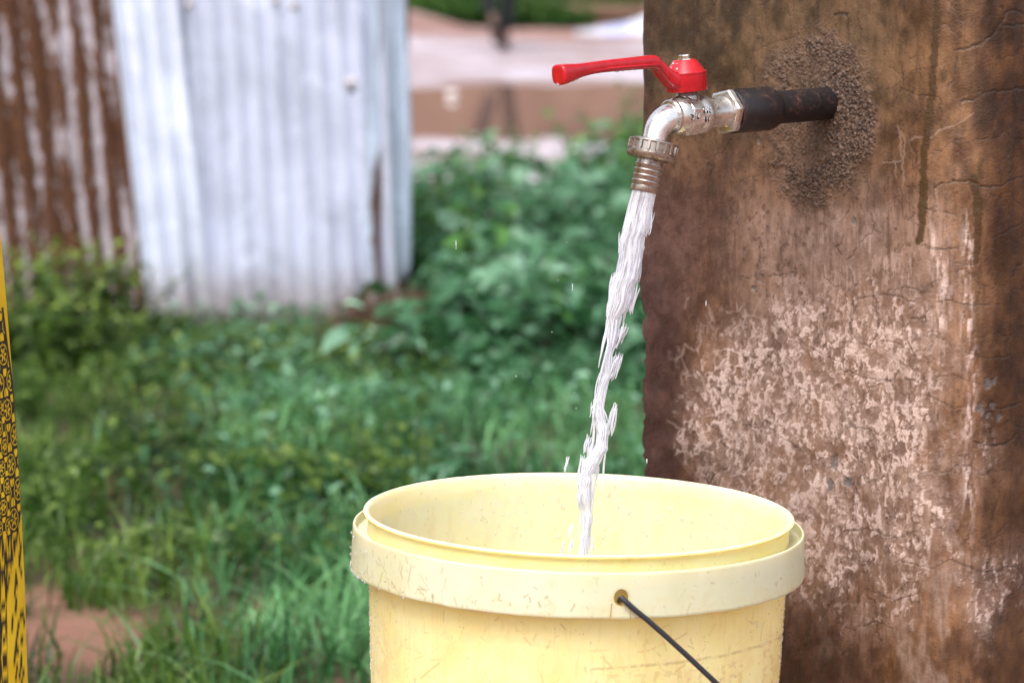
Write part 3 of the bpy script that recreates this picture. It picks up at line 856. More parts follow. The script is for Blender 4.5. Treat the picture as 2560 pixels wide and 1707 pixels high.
# cap of the pillar (above the frame)
cpts = op[::6]
cV = [(x - n0 * -0.012, y - n1_ * -0.012, z) for z in (1.298, 1.335) for (x, y), (n0, n1_) in zip(cpts, on[::6])]
k = len(cpts)
cF = [(i, (i + 1) % k, k + (i + 1) % k, k + i) for i in range(k)] + [tuple(range(k - 1, -1, -1)), tuple(range(k, 2 * k))]
keep_world(obj('capping', mesh_data('capping', cV, cF, True, 40), 'slab_concrete'), pillar)
# crumbs of mortar: small lumps stuck in the rough ring
pr_ = np.clip(rough + 0.05 * smoothstep(1.25, 0.9, rr) + 0.25 * trowel * hole, 0, 1) * (front & (s_ < W) & (v < 620) & (rr < 1.3))
gi = rng.choice(len(pr_), 1500, replace=False, p=pr_ / pr_.sum())
ico = bmesh.new(); bmesh.ops.create_icosphere(ico, subdivisions=1, radius=1.0)
iv = np.array([v_.co[:] for v_ in ico.verts]); jf = np.array([[v_.index for v_ in f.verts] for f in ico.faces]); ico.free()
allV, allF = [], []
for n_, g in enumerate(gi):
    r_ = 0.00025 + 0.0007 * rng.random() ** 3
    pv = iv * (1 + 0.35 * (rng.random((len(iv), 1)) - 0.5)) * r_ * np.array([1, 1, 0.8])
    allV.append(pv + V[g] + N3[g] * r_ * 0.2)
    allF.append(jf + n_ * len(iv))
me = fast_mesh('mortar_crumbs', np.concatenate(allV), np.concatenate(allF), True)
keep_world(tag(obj('mortar_crumbs', me, 'mortar_crumb'), None, None, None, 'stuff'), pillar)

# ================================================================== TAP
OUT = (NRM + Vector((0, 0, -0.018))).normalized()          # pipe axis, slightly drooping
SIDE = TAN.copy()                                          # towards the camera and right
def l_at(uu, origin, d):
    lo, hi = -0.1, 0.4
    for _ in range(60):
        m_ = (lo + hi) / 2
        p = origin + d * m_
        a, _b = project(np.array([p]))
        if a[0] > uu: lo = m_
        else: hi = m_
    return lo
A.z += 0.0
tap = empty('water_tap', tuple(A), 'open red-levered brass tap on black iron pipe, running', 'tap')
def tpart(name, vf, mat, sharp=35, parent=None):
    me = mesh_data(name, vf[0], vf[1], True, sharp)
    o = obj(name, me, mat)
    keep_world(o, tap)
    if parent is not None:
        o.parent = parent; o.matrix_parent_inverse = Matrix.Identity(4)
    return o
lp0 = l_at(1930, A, OUT); lp1 = l_at(1824, A, OUT)
lb0 = l_at(1760, A, OUT); lb1 = l_at(1674, A, OUT); le = l_at(1693, A, OUT)
rp = 0.0127
tpart('pipe', lathe([(-0.03, rp), (0.0, rp), (lp0 + 0.006, rp)], A, OUT, 48), 'iron_pipe')
rcpl = 0.0168
tpart('coupling', lathe([(lp0 - 0.0015, rp + 0.0004), (lp0 + 0.001, rcpl - 0.0018), (lp0 + 0.004, rcpl - 0.0004), (lp0 + 0.006, rcpl), (lp1 - 0.0015, rcpl), (lp1, rcpl - 0.0010), (lp1, rcpl - 0.003), (lp1 - 0.003, rcpl - 0.0035)], A, OUT, 56), 'iron_pipe')
# hexagon nut
hexr = 0.0182
nut = lathe([(lp1 - 0.003, hexr * 0.80), (lp1 + 0.0006, hexr * 0.93), (lp1 + 0.0016, hexr), (lp1 + 0.0058, hexr), (lp1 + 0.0072, hexr * 0.92), (lp1 + 0.0076, hexr * 0.74)], A, OUT, 6, True, R(12))
hexnut = tpart('hex_nut', nut, 'plated_metal', 20)
bv = hexnut.modifiers.new('bevel', 'BEVEL'); bv.width = 0.0007; bv.segments = 2
rn = 0.0113
tpart('neck', lathe([(lp1 + 0.004, rn + 0.002), (lp1 + 0.0085, rn + 0.0005), (lp1 + 0.011, rn), (lb0 + 0.002, rn), (lb0 + 0.006, rn + 0.001)], A, OUT, 40), 'plated_metal')
rb = 0.0148
L = lb1 - lb0
body_v, body_f = lathe([(lb0, rn), (lb0 + 0.0004, rb - 0.0022), (lb0 + 0.0016, rb - 0.0004), (lb0 + 0.004, rb), (lb0 + 0.0095, rb + 0.0002), (lb0 + 0.011, rb - 0.0006),
                    (lb0 + L * 0.5, rb - 0.0004), (lb0 + L * 0.62, rb - 0.0004), (lb0 + L * 0.72, rb - 0.0001), (lb0 + L * 0.82, rb - 0.0012), (lb0 + L * 0.93, rb - 0.0032), (lb0 + L, rb - 0.0055)], A, OUT, 64)
body = tpart('valve_body', (body_v, body_f), 'plated_metal', 40)
# raised spanner band: octagonal flats round the middle of the body
band = lathe([(lb0 + 0.0115, rb - 0.001), (lb0 + 0.0122, rb + 0.0011), (lb0 + L * 0.66, rb + 0.0011), (lb0 + L * 0.70, rb - 0.001)], A, OUT, 8, True, R(22.5))
sb = tpart('spanner_flats', band, 'plated_metal', 20, body)
bv = sb.modifiers.new('bevel', 'BEVEL'); bv.width = 0.0006; bv.segments = 2
# elbow and spout direction
SPOUT = (OUT * 0.26 + Vector((0, 0, -1)) + TAN * -0.02).normalized()
E0 = A + OUT * (le - 0.004)
E1 = A + OUT * le
corner = A + OUT * l_at(1648, A, OUT)
E2 = corner + SPOUT * 0.0125
E3 = corner + SPOUT * 0.0200
pts = [E0]
for i in range(13):
    f = i / 12
    pts.append(E1 * (1 - f) ** 2 + corner * 2 * f * (1 - f) + E2 * f ** 2)
pts.append(E3)
rad = [0.0112] + [0.0108 - 0.0018 * i / 12 for i in range(13)] + [0.0089]
tpart('elbow', sweep(pts, rad, 40), 'spout_metal', 50)
tpart('elbow_collar', lathe([(lb1 - 0.0035, 0.0100), (lb1 - 0.003, 0.0126), (lb1 - 0.0005, 0.0128), (lb1 + 0.0008, 0.0116), (lb1 + 0.001, 0.010)], A, OUT, 40), 'plated_metal')
# union nut with ribs
C0 = corner + SPOUT * 0.0165
rnut = 0.0186
nutp = tpart('union_nut', lathe([(0, 0.0102), (0.0004, 0.0138), (0.0018, 0.0172), (0.0024, rnut - 0.0014), (0.0024, rnut - 0.0011), (0.0105, rnut - 0.0014), (0.0112, rnut + 0.0002), (0.0132, rnut), (0.0148, rnut - 0.0014), (0.0158, rnut - 0.0062), (0.0158, 0.0090)], C0, SPOUT, 72), 'dull_metal', 40)
ax, e1, e2 = frame_from_axis(SPOUT)
ribs = []
lip_v, lip_f = lathe([(0.0014, rnut - 0.0030), (0.0016, rnut - 0.0002), (0.0026, rnut), (0.0034, rnut - 0.0004), (0.0036, rnut - 0.0030)], C0, SPOUT, 72)
tpart('rim', (lip_v, lip_f), 'dull_metal', 40, nutp)
for i in range(18):
    a = 2 * math.pi * i / 18 + 0.07
    rd = e1 * math.cos(a) + e2 * math.sin(a)
    tg = ax.cross(rd)
    c_ = C0 + rd * (rnut - 0.0013)
    prof = [(-0.0013, 0.0028), (-0.0013, 0.0080), (-0.0008, 0.0094), (0, 0.0099), (0.0008, 0.0094), (0.0013, 0.0080), (0.0013, 0.0028)]
    vv = [c_ + tg * p + ax * q for p, q in prof] + [c_ + rd * 0.0014 + tg * p * 0.7 + ax * (q - 0.0004 if q > 0.005 else q) for p, q in prof]
    n_ = len(prof)
    ff = [(j, (j + 1) % n_, n_ + (j + 1) % n_, n_ + j) for j in range(n_)] + [tuple(range(n_, 2 * n_))]
    tpart('rib', (vv, ff), 'dull_metal', 50, nutp)
# hose barb
B0 = C0 + SPOUT * 0.0150
prof = [(0, 0.0098), (0.0036, 0.0100)]
l_ = 0.0036
for i in range(4):
    prof += [(l_ + 0.0003, 0.0107), (l_ + 0.0010, 0.01085), (l_ + 0.0040, 0.0097)]
    l_ += 0.0042
prof += [(l_ + 0.0004, 0.0104), (l_ + 0.0036, 0.0103), (l_ + 0.0044, 0.0099), (l_ + 0.0046, 0.0092), (l_ - 0.006, 0.0090)]
BARB_END = B0 + SPOUT * (l_ + 0.0046)
tpart('hose_barb', lathe(prof, B0, SPOUT, 48), 'dull_metal', 30)
# stem and lever
SC = A + OUT * l_at(1722, A, OUT)
STEM = (Vector((0, 0, 1)) + OUT * 0.085 - TAN * 0.03).normalized()
LX = (OUT - STEM * OUT.dot(STEM)).normalized()
LY = STEM.cross(LX)
tpart('gland', lathe([(0.008, 0.0092), (0.0125, 0.0092), (0.0155, 0.0086), (0.0165, 0.0080), (0.0235, 0.0078)], SC, STEM, 32), 'dull_metal')
LZ0 = 0.0185                                            # underside of lever cap above pipe axis
CAPC = SC + STEM * LZ0
rc_ = 0.0157
lever = tpart('lever_handle', lathe([(0.003, rc_ - 0.002), (0.0, rc_ - 0.0012), (0.0, rc_ - 0.0003), (0.0008, rc_), (0.0132, rc_), (0.0140, rc_ - 0.0004), (0.0148, rc_ - 0.0014), (0.0222, 0.0092), (0.0232, 0.0078), (0.0233, 0.0)][:9] + [(0.0234, 0.0015)], CAPC, STEM, 64), 'red_paint', 26)
# lever arm: channel section swept along a bent line
def lv(x, z, y=0.0): return CAPC + LX * x + STEM * z + LY * y
def l_tip(uu, z):
    lo, hi = 0, 0.25
    for _ in range(50):
        m_ = (lo + hi) / 2
        a, _b = project(np.array([lv(m_, z)]))
        if a[0] > uu: lo = m_
        else: hi = m_
    return lo
xk = l_tip(1634, 0.026); xe = l_tip(1393, 0.030)
print('lever', xk, xe)
stations = [  # x, z_top, z_bottom, half width
    (0.0080, 0.0150, 0.0006, 0.0092), (0.0145, 0.0160, 0.0006, 0.0086), (xk * 0.72, 0.0222, 0.0085, 0.0068), (xk * 0.93, 0.0288, 0.0172, 0.0062), (xk + 0.0005, 0.0304, 0.0196, 0.0062),
    (xk + 0.006, 0.0298, 0.0196, 0.0060), (xk + (xe - xk) * 0.35, 0.0268, 0.0172, 0.0058), (xk + (xe - xk) * 0.62, 0.0238, 0.0148, 0.0057), (xe - 0.022, 0.0216, 0.0116, 0.0060),
    (xe - 0.014, 0.0212, 0.0090, 0.0070), (xe - 0.006, 0.0208, 0.0060, 0.0078), (xe - 0.0012, 0.0200, 0.0044, 0.0078), (xe, 0.0188, 0.0056, 0.0070)]
stations = [(x, a + 0.0145 * max(0, (x - xk) / (xe - xk)), b + 0.0145 * max(0, (x - xk) / (xe - xk)), h_) for x, a, b, h_ in stations]
aV, aF = [], []
npf = 20
for (x, zt, zb, hw) in stations:
    for i in range(npf):
        a = 2 * math.pi * i / npf
        ca, sa = math.cos(a), math.sin(a)
        y = hw * math.copysign(abs(ca) ** 0.62, ca)
        z = (zt + zb) / 2 + (zt - zb) / 2 * math.copysign(abs(sa) ** 0.62, sa)
        aV.append(lv(x, z, y))
for k in range(len(stations) - 1):
    for i in range(npf):
        j = (i + 1) % npf
        aF.append((k * npf + i, k * npf + j, (k + 1) * npf + j, (k + 1) * npf + i))
aF += [tuple(range(npf - 1, -1, -1)), tuple(range((len(stations) - 1) * npf, len(stations) * npf))]
arm = tpart('lever_arm', (aV, aF), 'red_paint', 40, lever)
md = arm.modifiers.new('sub', 'SUBSURF'); md.levels = 1; md.render_levels = 2
# thin pressed rib along the arm's side
for sgn in (1, -1):
    tpart('lever_rib', sweep([lv(xk * 0.75, 0.0125, sgn * 0.0066), lv(xk, 0.0235, sgn * 0.0061), lv(xk + (xe - xk) * 0.5, 0.0260, sgn * 0.0057), lv(xe - 0.03, 0.0262, sgn * 0.0056)], [0.0009, 0.0010, 0.0009, 0.0004], 8), 'red_paint', 60, lever)
# shoulder seam ring
tpart('cap_seam', lathe([(0.0131, rc_ - 0.001), (0.0133, rc_ + 0.00035), (0.0140, rc_ + 0.0003), (0.0143, rc_ - 0.001)], CAPC, STEM, 64), 'red_paint', 40, lever)
scr = tpart('screw', lathe([(0.0228, 0.0062), (0.0238, 0.0060), (0.0238, 0.0045), (0.0242, 0.0045), (0.0262, 0.0045), (0.0268, 0.0040)], CAPC, STEM, 6, True, R(10)), 'plated_metal', 20, lever)
# water beads on the lever
def blobs(name, items, mat, parent, tapper=None):
    vs, fs, n_ = [], [], 0
    for (p, nrm, r_, sq, stretch) in items:
        axn, b1, b2 = frame_from_axis(nrm)
        Mx = np.array([b1, b2, axn]).T
        loc = iv_hi * np.array([r_, r_ * stretch, r_ * sq])
        vs.append(loc @ Mx.T + np.array(p)); fs.append(jf_hi + n_); n_ += len(iv_hi)
    me = fast_mesh(name, np.concatenate(vs), np.concatenate(fs), True)
    o = obj(name, me, mat)
    return o
ico = bmesh.new(); bmesh.ops.create_icosphere(ico, subdivisions=2, radius=1.0)
iv_hi = np.array([v_.co[:] for v_ in ico.verts]); jf_hi = np.array([[v_.index for v_ in f.verts] for f in ico.faces]); ico.free()
items = []
for _ in range(26):
    a = rng.uniform(-1.9, 1.2); zc = rng.uniform(0.002, 0.0125)
    d_ = -LY * math.cos(a) + LX * math.sin(a)
    if d_.dot(SIDE) < -0.2: continue
    items.append((CAPC + STEM * zc + d_ * rc_, d_, rng.uniform(0.0005, 0.0012), 0.45, 1.2))
for _ in range(22):
    a = rng.uniform(-1.9, 1.9); f = rng.random()
    d_ = -LY * math.cos(a) + LX * math.sin(a)
    items.append((CAPC + STEM * (0.0150 + 0.0068 * f) + d_ * (rc_ - 0.0016 - 0.0046 * f), (d_ + STEM * 0.8).normalized(), rng.uniform(0.0006, 0.0014), 0.5, 1.1))
for _ in range(60):
    f = rng.random() ** 0.7
    x = xk + (xe - xk) * f
    zt = np.interp(x, [s[0] for s in stations], [s[1] for s in stations]); zb = np.interp(x, [s[0] for s in stations], [s[2] for s in stations])
    hw = np.interp(x, [s[0] for s in stations], [s[3] for s in stations])
    if rng.random() < 0.45:
        items.append((lv(x, zb + 0.0004, rng.uniform(-0.4, 0.5) * hw), -STEM, rng.uniform(0.0008, 0.0019), 0.6, 1.5))
    else:
        items.append((lv(x, zb + (zt - zb) * rng.uniform(0.3, 0.85), -hw * 0.93), -LY, rng.uniform(0.0005, 0.0013), 0.45, 1.1))
drops = blobs('water_beads', items, 'clear_water', None)
keep_world(drops, tap); drops.parent = lever; drops.matrix_parent_inverse = Matrix.Identity(4)
tag(drops, None, None, None, 'stuff')
# embossed lettering on the body: 3/4 and PN 16
def emboss(txt, l_c, ang_c, size, lift=0.0007, bold=0.00012):
    cu_ = bpy.data.curves.new('t', 'FONT'); cu_.body = txt; cu_.size = size; cu_.align_x = 'CENTER'; cu_.align_y = 'CENTER'; cu_.offset = bold; cu_.extrude = 0.5; cu_.resolution_u = 3
    to = bpy.data.objects.new('t', cu_); scene.collection.objects.link(to)
    dg = bpy.context.evaluated_depsgraph_get()
    me = bpy.data.meshes.new_from_object(to.evaluated_get(dg))
    bpy.data.objects.remove(to); bpy.data.curves.remove(cu_)
    upv = SIDE.cross(-OUT); upv = Vector((0, 0, 1)) if upv.z > 0 else Vector((0, 0, 1))
    upv = (upv - OUT * upv.dot(OUT)).normalized()
    sv = (SIDE - OUT * SIDE.dot(OUT)).normalized()
    rad_ = rb + 0.0011 * 0.92
    for vv in me.vertices:
        x, y, z = vv.co
        th = ang_c + y / rad_
        rr_ = rad_ * (1 - 0.0) - 0.0010 + (lift + 0.0010 if z > 0 else 0)
        # reading direction is towards the wall (-OUT)
        vv.co = A + OUT * (l_c - x) + (sv * math.cos(th) + upv * math.sin(th)) * rr_
    me.update()
    return me
for txt, uu, ang, size in (('3/4', 1738, 0.0, 0.0060), ('PN', 1769, 0.235, 0.0054), ('16', 1769, -0.185, 0.0054)):
    lc = l_at(uu, A + SIDE * rb, OUT)
    me = emboss(txt, lc, ang, size)
    o = obj('lettering', me, 'letter_metal'); keep_world(o, tap); o.parent = body; o.matrix_parent_inverse = Matrix.Identity(4)
    me = emboss(txt, lc, ang, size, 0.00030, 0.00016)
    o = obj('lettering_grime', me, 'letter_recess'); keep_world(o, tap); o.parent = body; o.matrix_parent_inverse = Matrix.Identity(4)

# ================================================================== BUCKET
BY = 2.335
BC = at_y(1447, 1279, BY)                      # centre of the rim plane
pxm = BY / CP / FPX
_f = (BC.y * CP - (BC.z - CAM_H) * SP)
pxm = _f / FPX                                 # metres per photo pixel at the bucket
bucket = empty('plastic_bucket', (BC.x, BC.y, SLAB + 0.001), 'pale yellow plastic bucket with wire handle catching the running water', 'bucket')
TILT = Matrix.Rotation(R(1.3), 4, 'Y')
HB = BC.z - SLAB - 0.001
print('bucket rim z', BC.z, 'height', HB, 'radius', 539 * pxm)
def bz(profile_rows):                           # rows of (z below rim in px, radius in px)
    return [(-d * pxm, r * pxm) for d, r in profile_rows]
def shell(name, prof, nseg, mat, closed=True, rim_wobble=0):
    th = np.concatenate([np.linspace(-1.7, 1.7, nseg - 130, endpoint=False), np.linspace(1.7, 2 * np.pi - 1.7, 130, endpoint=False)])
    pr = np.array(prof)
    Z = np.repeat(pr[:, 0][:, None], nseg, 1); Rr = np.repeat(pr[:, 1][:, None], nseg, 1)
    T = np.repeat(th[None], len(pr), 0)
    Rr = Rr * (1 + 0.003 * np.cos(2 * T + 0.6))
    X = Rr * np.sin(T); Y = -Rr * np.cos(T)      # theta = 0 faces the camera
    V = np.stack([X.ravel(), Y.ravel(), Z.ravel()], 1)
    idx = np.arange(len(V)).reshape(len(pr), nseg); nx_ = np.roll(idx, -1, 1)
    if closed:
        a = idx; b = np.roll(idx, -1, 0); c = np.roll(nx_, -1, 0); d = nx_
        Q = np.stack([a.ravel(), d.ravel(), c.ravel(), b.ravel()], 1)
    else:
        Q = np.stack([idx[:-1].ravel(), nx_[:-1].ravel(), nx_[1:].ravel(), idx[1:].ravel()], 1)
    return V, Q, T.ravel()
HP = HB / pxm
def rbody(d): return 524 - (d - 150) * 0.038
rows = [(0, 536), (-1.5, 533), (0, 529), (4, 527)]
inner = [(4, 526)] + [(d, (522 - d * 0.02) if d < 60 else rbody(d) - 7) for d in np.linspace(12, HP - 12, 40)]
inner += [(HP - 10, rbody(HP) - 60), (HP - 9.5, 4)]
outer = [(HP, 4), (HP, rbody(HP) - 10), (HP - 8, rbody(HP))] + [(d, rbody(d)) for d in np.linspace(HP - 20, 480, 8)] + [(d, rbody(d)) for d in np.linspace(470, 60, 160)]
outer += [(45, 527), (20, 528), (12, 529), (9, 533), (7, 537), (4, 539.5), (1, 539)]
prof = bz([(-1.5, 534), (-1.5, 530), (2, 527)] + inner[1:] + outer)
Vb, Qb, Tb = shell('body', prof, 1000, None)
Wb = (np.array(TILT.to_3x3()) @ Vb.T).T + np.array(BC)
ub, vb = project(Wb)
frontm = (np.cos(Tb) > 0) & (np.hypot(Vb[:, 0], Vb[:, 1]) > (rbody(1) - 40) * pxm * 0.9)
jb = (fbm(ub / 5, vb / 5, 91, 3) - 0.5) * 4
marks = [[(1478, 1707), (1478, 1672), (1560, 1667), (1700, 1655), (1800, 1640), (1900, 1614), (1950, 1594), (1960, 1580)]]
wear_ = smoothstep(0.36, 0.62, fbm(ub / 12, vb / 8, 92, 3))
mark = 0.42 * (0.3 + 0.7 * wear_) * smoothstep(5.5, 2.0, poly_dist(ub + jb, vb + jb, marks))
letters = []
for x0, w_ in ((1520, 28), (1580, 30), (1640, 22), (1670, 30), (1725, 26), (1810, 18), (1836, 16), (1915, 14)):
    letters += [[(x0, 1690 - (x0 - 1500) * 0.06 if x0 < 1800 else 1660 - (x0 - 1800) * 0.3), (x0 - 4, 1715)], [(x0 + w_, 1692 - (x0 - 1500) * 0.06 if x0 < 1800 else 1660 - (x0 - 1800) * 0.3), (x0 + w_ - 2, 1715)]]
    letters += [[(x0 + 2, 1691 - (x0 - 1500) * 0.06 if x0 < 1800 else 1660 - (x0 - 1800) * 0.3), (x0 + w_, 1691 - (x0 - 1500) * 0.06 if x0 < 1800 else 1660 - (x0 - 1800) * 0.3)]]
mark = np.maximum(mark, 0.26 * wear_ * smoothstep(7, 3, poly_dist(ub + jb, vb + jb, letters)))
scr_ = [[(1595, 1629), (1625, 1624), (1660, 1608)], [(1472, 1628), (1525, 1622)], [(1350, 1640), (1365, 1625), (1375, 1600), (1395, 1588)], [(960, 1590), (980, 1640), (985, 1660)],
        [(1920, 1588), (1940, 1585), (1950, 1592)], [(985, 1605), (1060, 1635)], [(1570, 1680), (1598, 1672)]]
rust = 0.55 * smoothstep(4.0, 1.2, poly_dist(ub + jb, vb + jb, scr_)) * smoothstep(0.3, 0.6, fbm(ub / 6, vb / 6, 93, 2))
rust = np.maximum(rust, 0.5 * smoothstep(0.56, 0.68, fbm(ub / 14, vb / 22, 94, 4)) * np.exp(-(((ub - 965) / 45) ** 2 + ((vb - 1650) / 70) ** 2)))
below = -Vb[:, 2] / pxm
rs = np.random.default_rng(505)
bub = np.angle(np.exp(1j * Tb)) * 520
for _ in range(150):
    x0 = rs.uniform(-800, 800); y0 = rs.uniform(160, 460); L_ = rs.gamma(2.0, 11.0); ang = rs.uniform(-1.5, 1.5)
    x1, y1 = x0 + L_ * math.sin(ang), y0 + L_ * math.cos(ang)
    mm = (bub > min(x0, x1) - 8) & (bub < max(x0, x1) + 8) & (below > min(y0, y1) - 8) & (below < max(y0, y1) + 8)
    if not mm.any(): continue
    dd_ = poly_dist(bub[mm], below[mm], [[(x0, y0), ((x0 + x1) / 2 + rs.normal(0, 2), (y0 + y1) / 2), (x1, y1)]])
    mark[mm] = np.maximum(mark[mm], rs.uniform(0.12, 0.45) * smoothstep(rs.uniform(2.2, 3.6), 0.5, dd_))
rust = np.maximum(rust, 0.30 * smoothstep(0.55, 0.78, fbm(bub / 9, below / 90, 506, 4, 0.6)) * smoothstep(140, 200, below))
rust = np.maximum(rust, 0.22 * smoothstep(0.5, 0.75, fbm(bub / 60, below / 50, 507, 4, 0.6)) * smoothstep(150, 260, below))
rust = np.maximum(rust, 0.10 * np.exp(-((below - 132) / 12) ** 2))
me = fast_mesh('body', Vb, Qb)
Rm = 0.155
vattr(me, 'st', np.stack([Tb * Rm, Vb[:, 2], np.hypot(Vb[:, 0], Vb[:, 1]) * 0], 1))
fattr(me, 'inside', smoothstep(0.0, 1.0, (np.repeat(np.arange(len(prof)), 1000) < 2 + len(inner)) * 1.0)); fattr(me, 'mark', mark * frontm); ins = (np.repeat(np.arange(len(prof)), 1000) < 2 + len(inner))
rin = ins * (0.16 * np.exp(-((below - 46) / 9) ** 2) * smoothstep(0.35, 0.6, fbm(Tb * 6, below / 30, 508, 3)) + 0.22 * smoothstep(0.60, 0.75, fbm(Tb * 30, below / 60, 509, 4)) * smoothstep(30, 90, below))
fattr(me, 'rust', np.clip(rust * frontm * (~ins) + rin, 0, 1))
def bpart(name, me, mat, parent=None, world=False):
    o = obj(name, me, mat)
    o.parent = bucket
    if not world:
        o.matrix_parent_inverse = Matrix.Translation(-Vector(bucket.location)) @ Matrix.Translation(BC) @ TILT
    else:
        o.matrix_parent_inverse = Matrix.Translation(-Vector(bucket.location))
    if parent is not None:
        o.parent = parent
        o.matrix_parent_inverse = Matrix.Identity(4) if not world else o.matrix_parent_inverse
    return o
bbody = bpart('body', me, 'bucket_plastic')
# skirt band round the rim: upright wall joined to the neck by a floor a little below its lip
bprof = bz([(34, 559), (34, 563.5), (38, 565)] + [(d, 565 + 3 * (d - 38) / 98) for d in np.linspace(41, 135, 40)] + [(136, 568), (142, 567), (143, 563.5), (139, 561.5), (100, 561), (66, 560), (62, 556), (62, 527), (58, 526), (55, 528), (55, 556), (50, 558.5), (38, 558.5)])
Vn, Qn, Tn = shell('band', bprof, 960, None)
low = smoothstep(-100 * pxm, -140 * pxm, Vn[:, 2])
Vn[:, 2] += low * 0.0009 * (fbm(Tn * 14, Tn * 0, 95, 3) - 0.5)
me = fast_mesh('rim_band', Vn, Qn)
band_o = bpart('rim_band', me, 'band_plastic')
# hole and slits for the handle (front and back)
hp = Vector((BC.x, BC.y, BC.z))
HOLE_T = math.asin((1537 - 1447) / 568)
def local_on_band(t, dpx, r=568): return Vector((math.sin(t) * r * pxm, -math.cos(t) * r * pxm, -dpx * pxm))
HD = 92
cut_objs = []
def cutter(vf):
    me_ = mesh_data('cut', vf[0], vf[1], False)
    o = bpy.data.objects.new('cut', me_); link(o)
    o.matrix_world = Matrix.Translation(BC) @ TILT
    cut_objs.append(o)
    md_ = band_o.modifiers.new('b', 'BOOLEAN'); md_.operation = 'DIFFERENCE'; md_.object = o; md_.solver = 'EXACT'
bpy.context.view_layer.update()
for t in (HOLE_T, HOLE_T + math.pi):
    rd = Vector((math.sin(t), -math.cos(t), 0)); tg = Vector((math.cos(t), math.sin(t), 0))
    c_ = local_on_band(t, HD, 554)
    hv = []
    prof_h = [(17.5 * math.cos(a), 20 * math.sin(a)) for a in np.linspace(0, 2 * math.pi, 28, endpoint=False)]
    hv = [c_ + tg * (p * pxm) + Vector((0, 0, 1)) * (q_ * pxm) for p, q_ in prof_h] + [c_ + rd * (26 * pxm) + tg * (p * pxm) + Vector((0, 0, 1)) * (q_ * pxm) for p, q_ in prof_h]
    n_ = 28
    hf = [(j, (j + 1) % n_, n_ + (j + 1) % n_, n_ + j) for j in range(n_)] + [tuple(range(n_ - 1, -1, -1)), tuple(range(n_, 2 * n_))]
    cutter((hv, hf))
    for sx, lean in ((-22, -4), (21, 3)):
        bv_ = []
        for rr_ in (0, 26):
            for (x, z) in ((sx + lean - 1.1, -60), (sx + lean + 1.1, -60), (sx + 1.1, -14), (sx - 1.1, -14)):
                bv_.append(c_ + rd * (rr_ * pxm) + tg * (x * pxm) + Vector((0, 0, z * pxm)))
        cutter((bv_, [(3, 2, 1, 0), (4, 5, 6, 7), (0, 1, 5, 4), (1, 2, 6, 5), (2, 3, 7, 6), (3, 0, 4, 7)]))
dg = bpy.context.evaluated_depsgraph_get()
me2 = bpy.data.meshes.new_from_object(band_o.evaluated_get(dg))
band_o.modifiers.clear()
for o in cut_objs:
    d_ = o.data; bpy.data.objects.remove(o); bpy.data.meshes.remove(d_)
nv = len(me2.vertices)
co = np.zeros(nv * 3, np.float32); me2.vertices.foreach_get('co', co); co = co.reshape(-1, 3)
tt = np.arctan2(co[:, 0], -co[:, 1])
for a in list(me2.attributes):
    if a.name in ('st', 'mark', 'rust', 'inside'): me2.attributes.remove(a)
vattr(me2, 'st', np.stack([tt * 0.17 + 2.0, co[:, 2], np.zeros(nv)], 1))
dh = np.hypot((tt - HOLE_T) * 568, (co[:, 2] / pxm + HD))
bu, bv2 = tt * 568, -co[:, 2] / pxm
outside = np.hypot(co[:, 0], co[:, 1]) > 562 * pxm
sc_mark = np.zeros(nv); rs = np.random.default_rng(404)
for _ in range(150):
    x0 = -880 + 1760 * rs.random() if rs.random() < 0.5 else rs.normal(-520, 200)
    y0 = rs.uniform(40, 138) if rs.random() < 0.55 else rs.uniform(105, 140)
    L_ = rs.gamma(2.0, 7.0); ang = rs.normal(0.1, 0.45) if rs.random() < 0.7 else rs.uniform(-1.5, 1.5)
    x1, y1 = x0 + L_ * math.sin(ang), y0 + L_ * math.cos(ang)
    mm = (bu > min(x0, x1) - 8) & (bu < max(x0, x1) + 8)
    if not mm.any(): continue
    dd_ = poly_dist(bu[mm], bv2[mm], [[(x0, y0), ((x0 + x1) / 2 + rs.normal(0, 1.5), (y0 + y1) / 2), (x1, y1)]])
    sc_mark[mm] = np.maximum(sc_mark[mm], rs.uniform(0.25, 0.8) * smoothstep(rs.uniform(1.8, 3.2), 0.5, dd_))
grime = 0.40 * smoothstep(0.55, 0.75, fbm(bu / 30, bv2 / 24, 405, 4, 0.6)) * smoothstep(60, 135, bv2) + 0.35 * smoothstep(0.58, 0.72, fbm(bu / 8, bv2 / 40, 406, 3)) * smoothstep(95, 142, bv2)
fattr(me2, 'inside', np.zeros(nv))
fattr(me2, 'mark', np.clip(outside * sc_mark * (bv2 < 141) + 0.35 * (np.abs(bv2 - 143) < 3), 0, 1))
fattr(me2, 'rust', np.clip(outside * (0.4 * smoothstep(28, 19, dh) + 0.35 * np.exp(-((tt - HOLE_T) * 568 + 22) ** 2 / 60) * smoothstep(88, 140, bv2) + 0.55 * grime), 0, 0.8))
me2.polygons.foreach_set('use_smooth', [True] * len(me2.polygons)); me2.set_sharp_from_angle(angle=R(40))
me2.materials.clear(); me2.materials.append(M['band_plastic'])
band_o.data = me2; me2.name = 'rim_band'
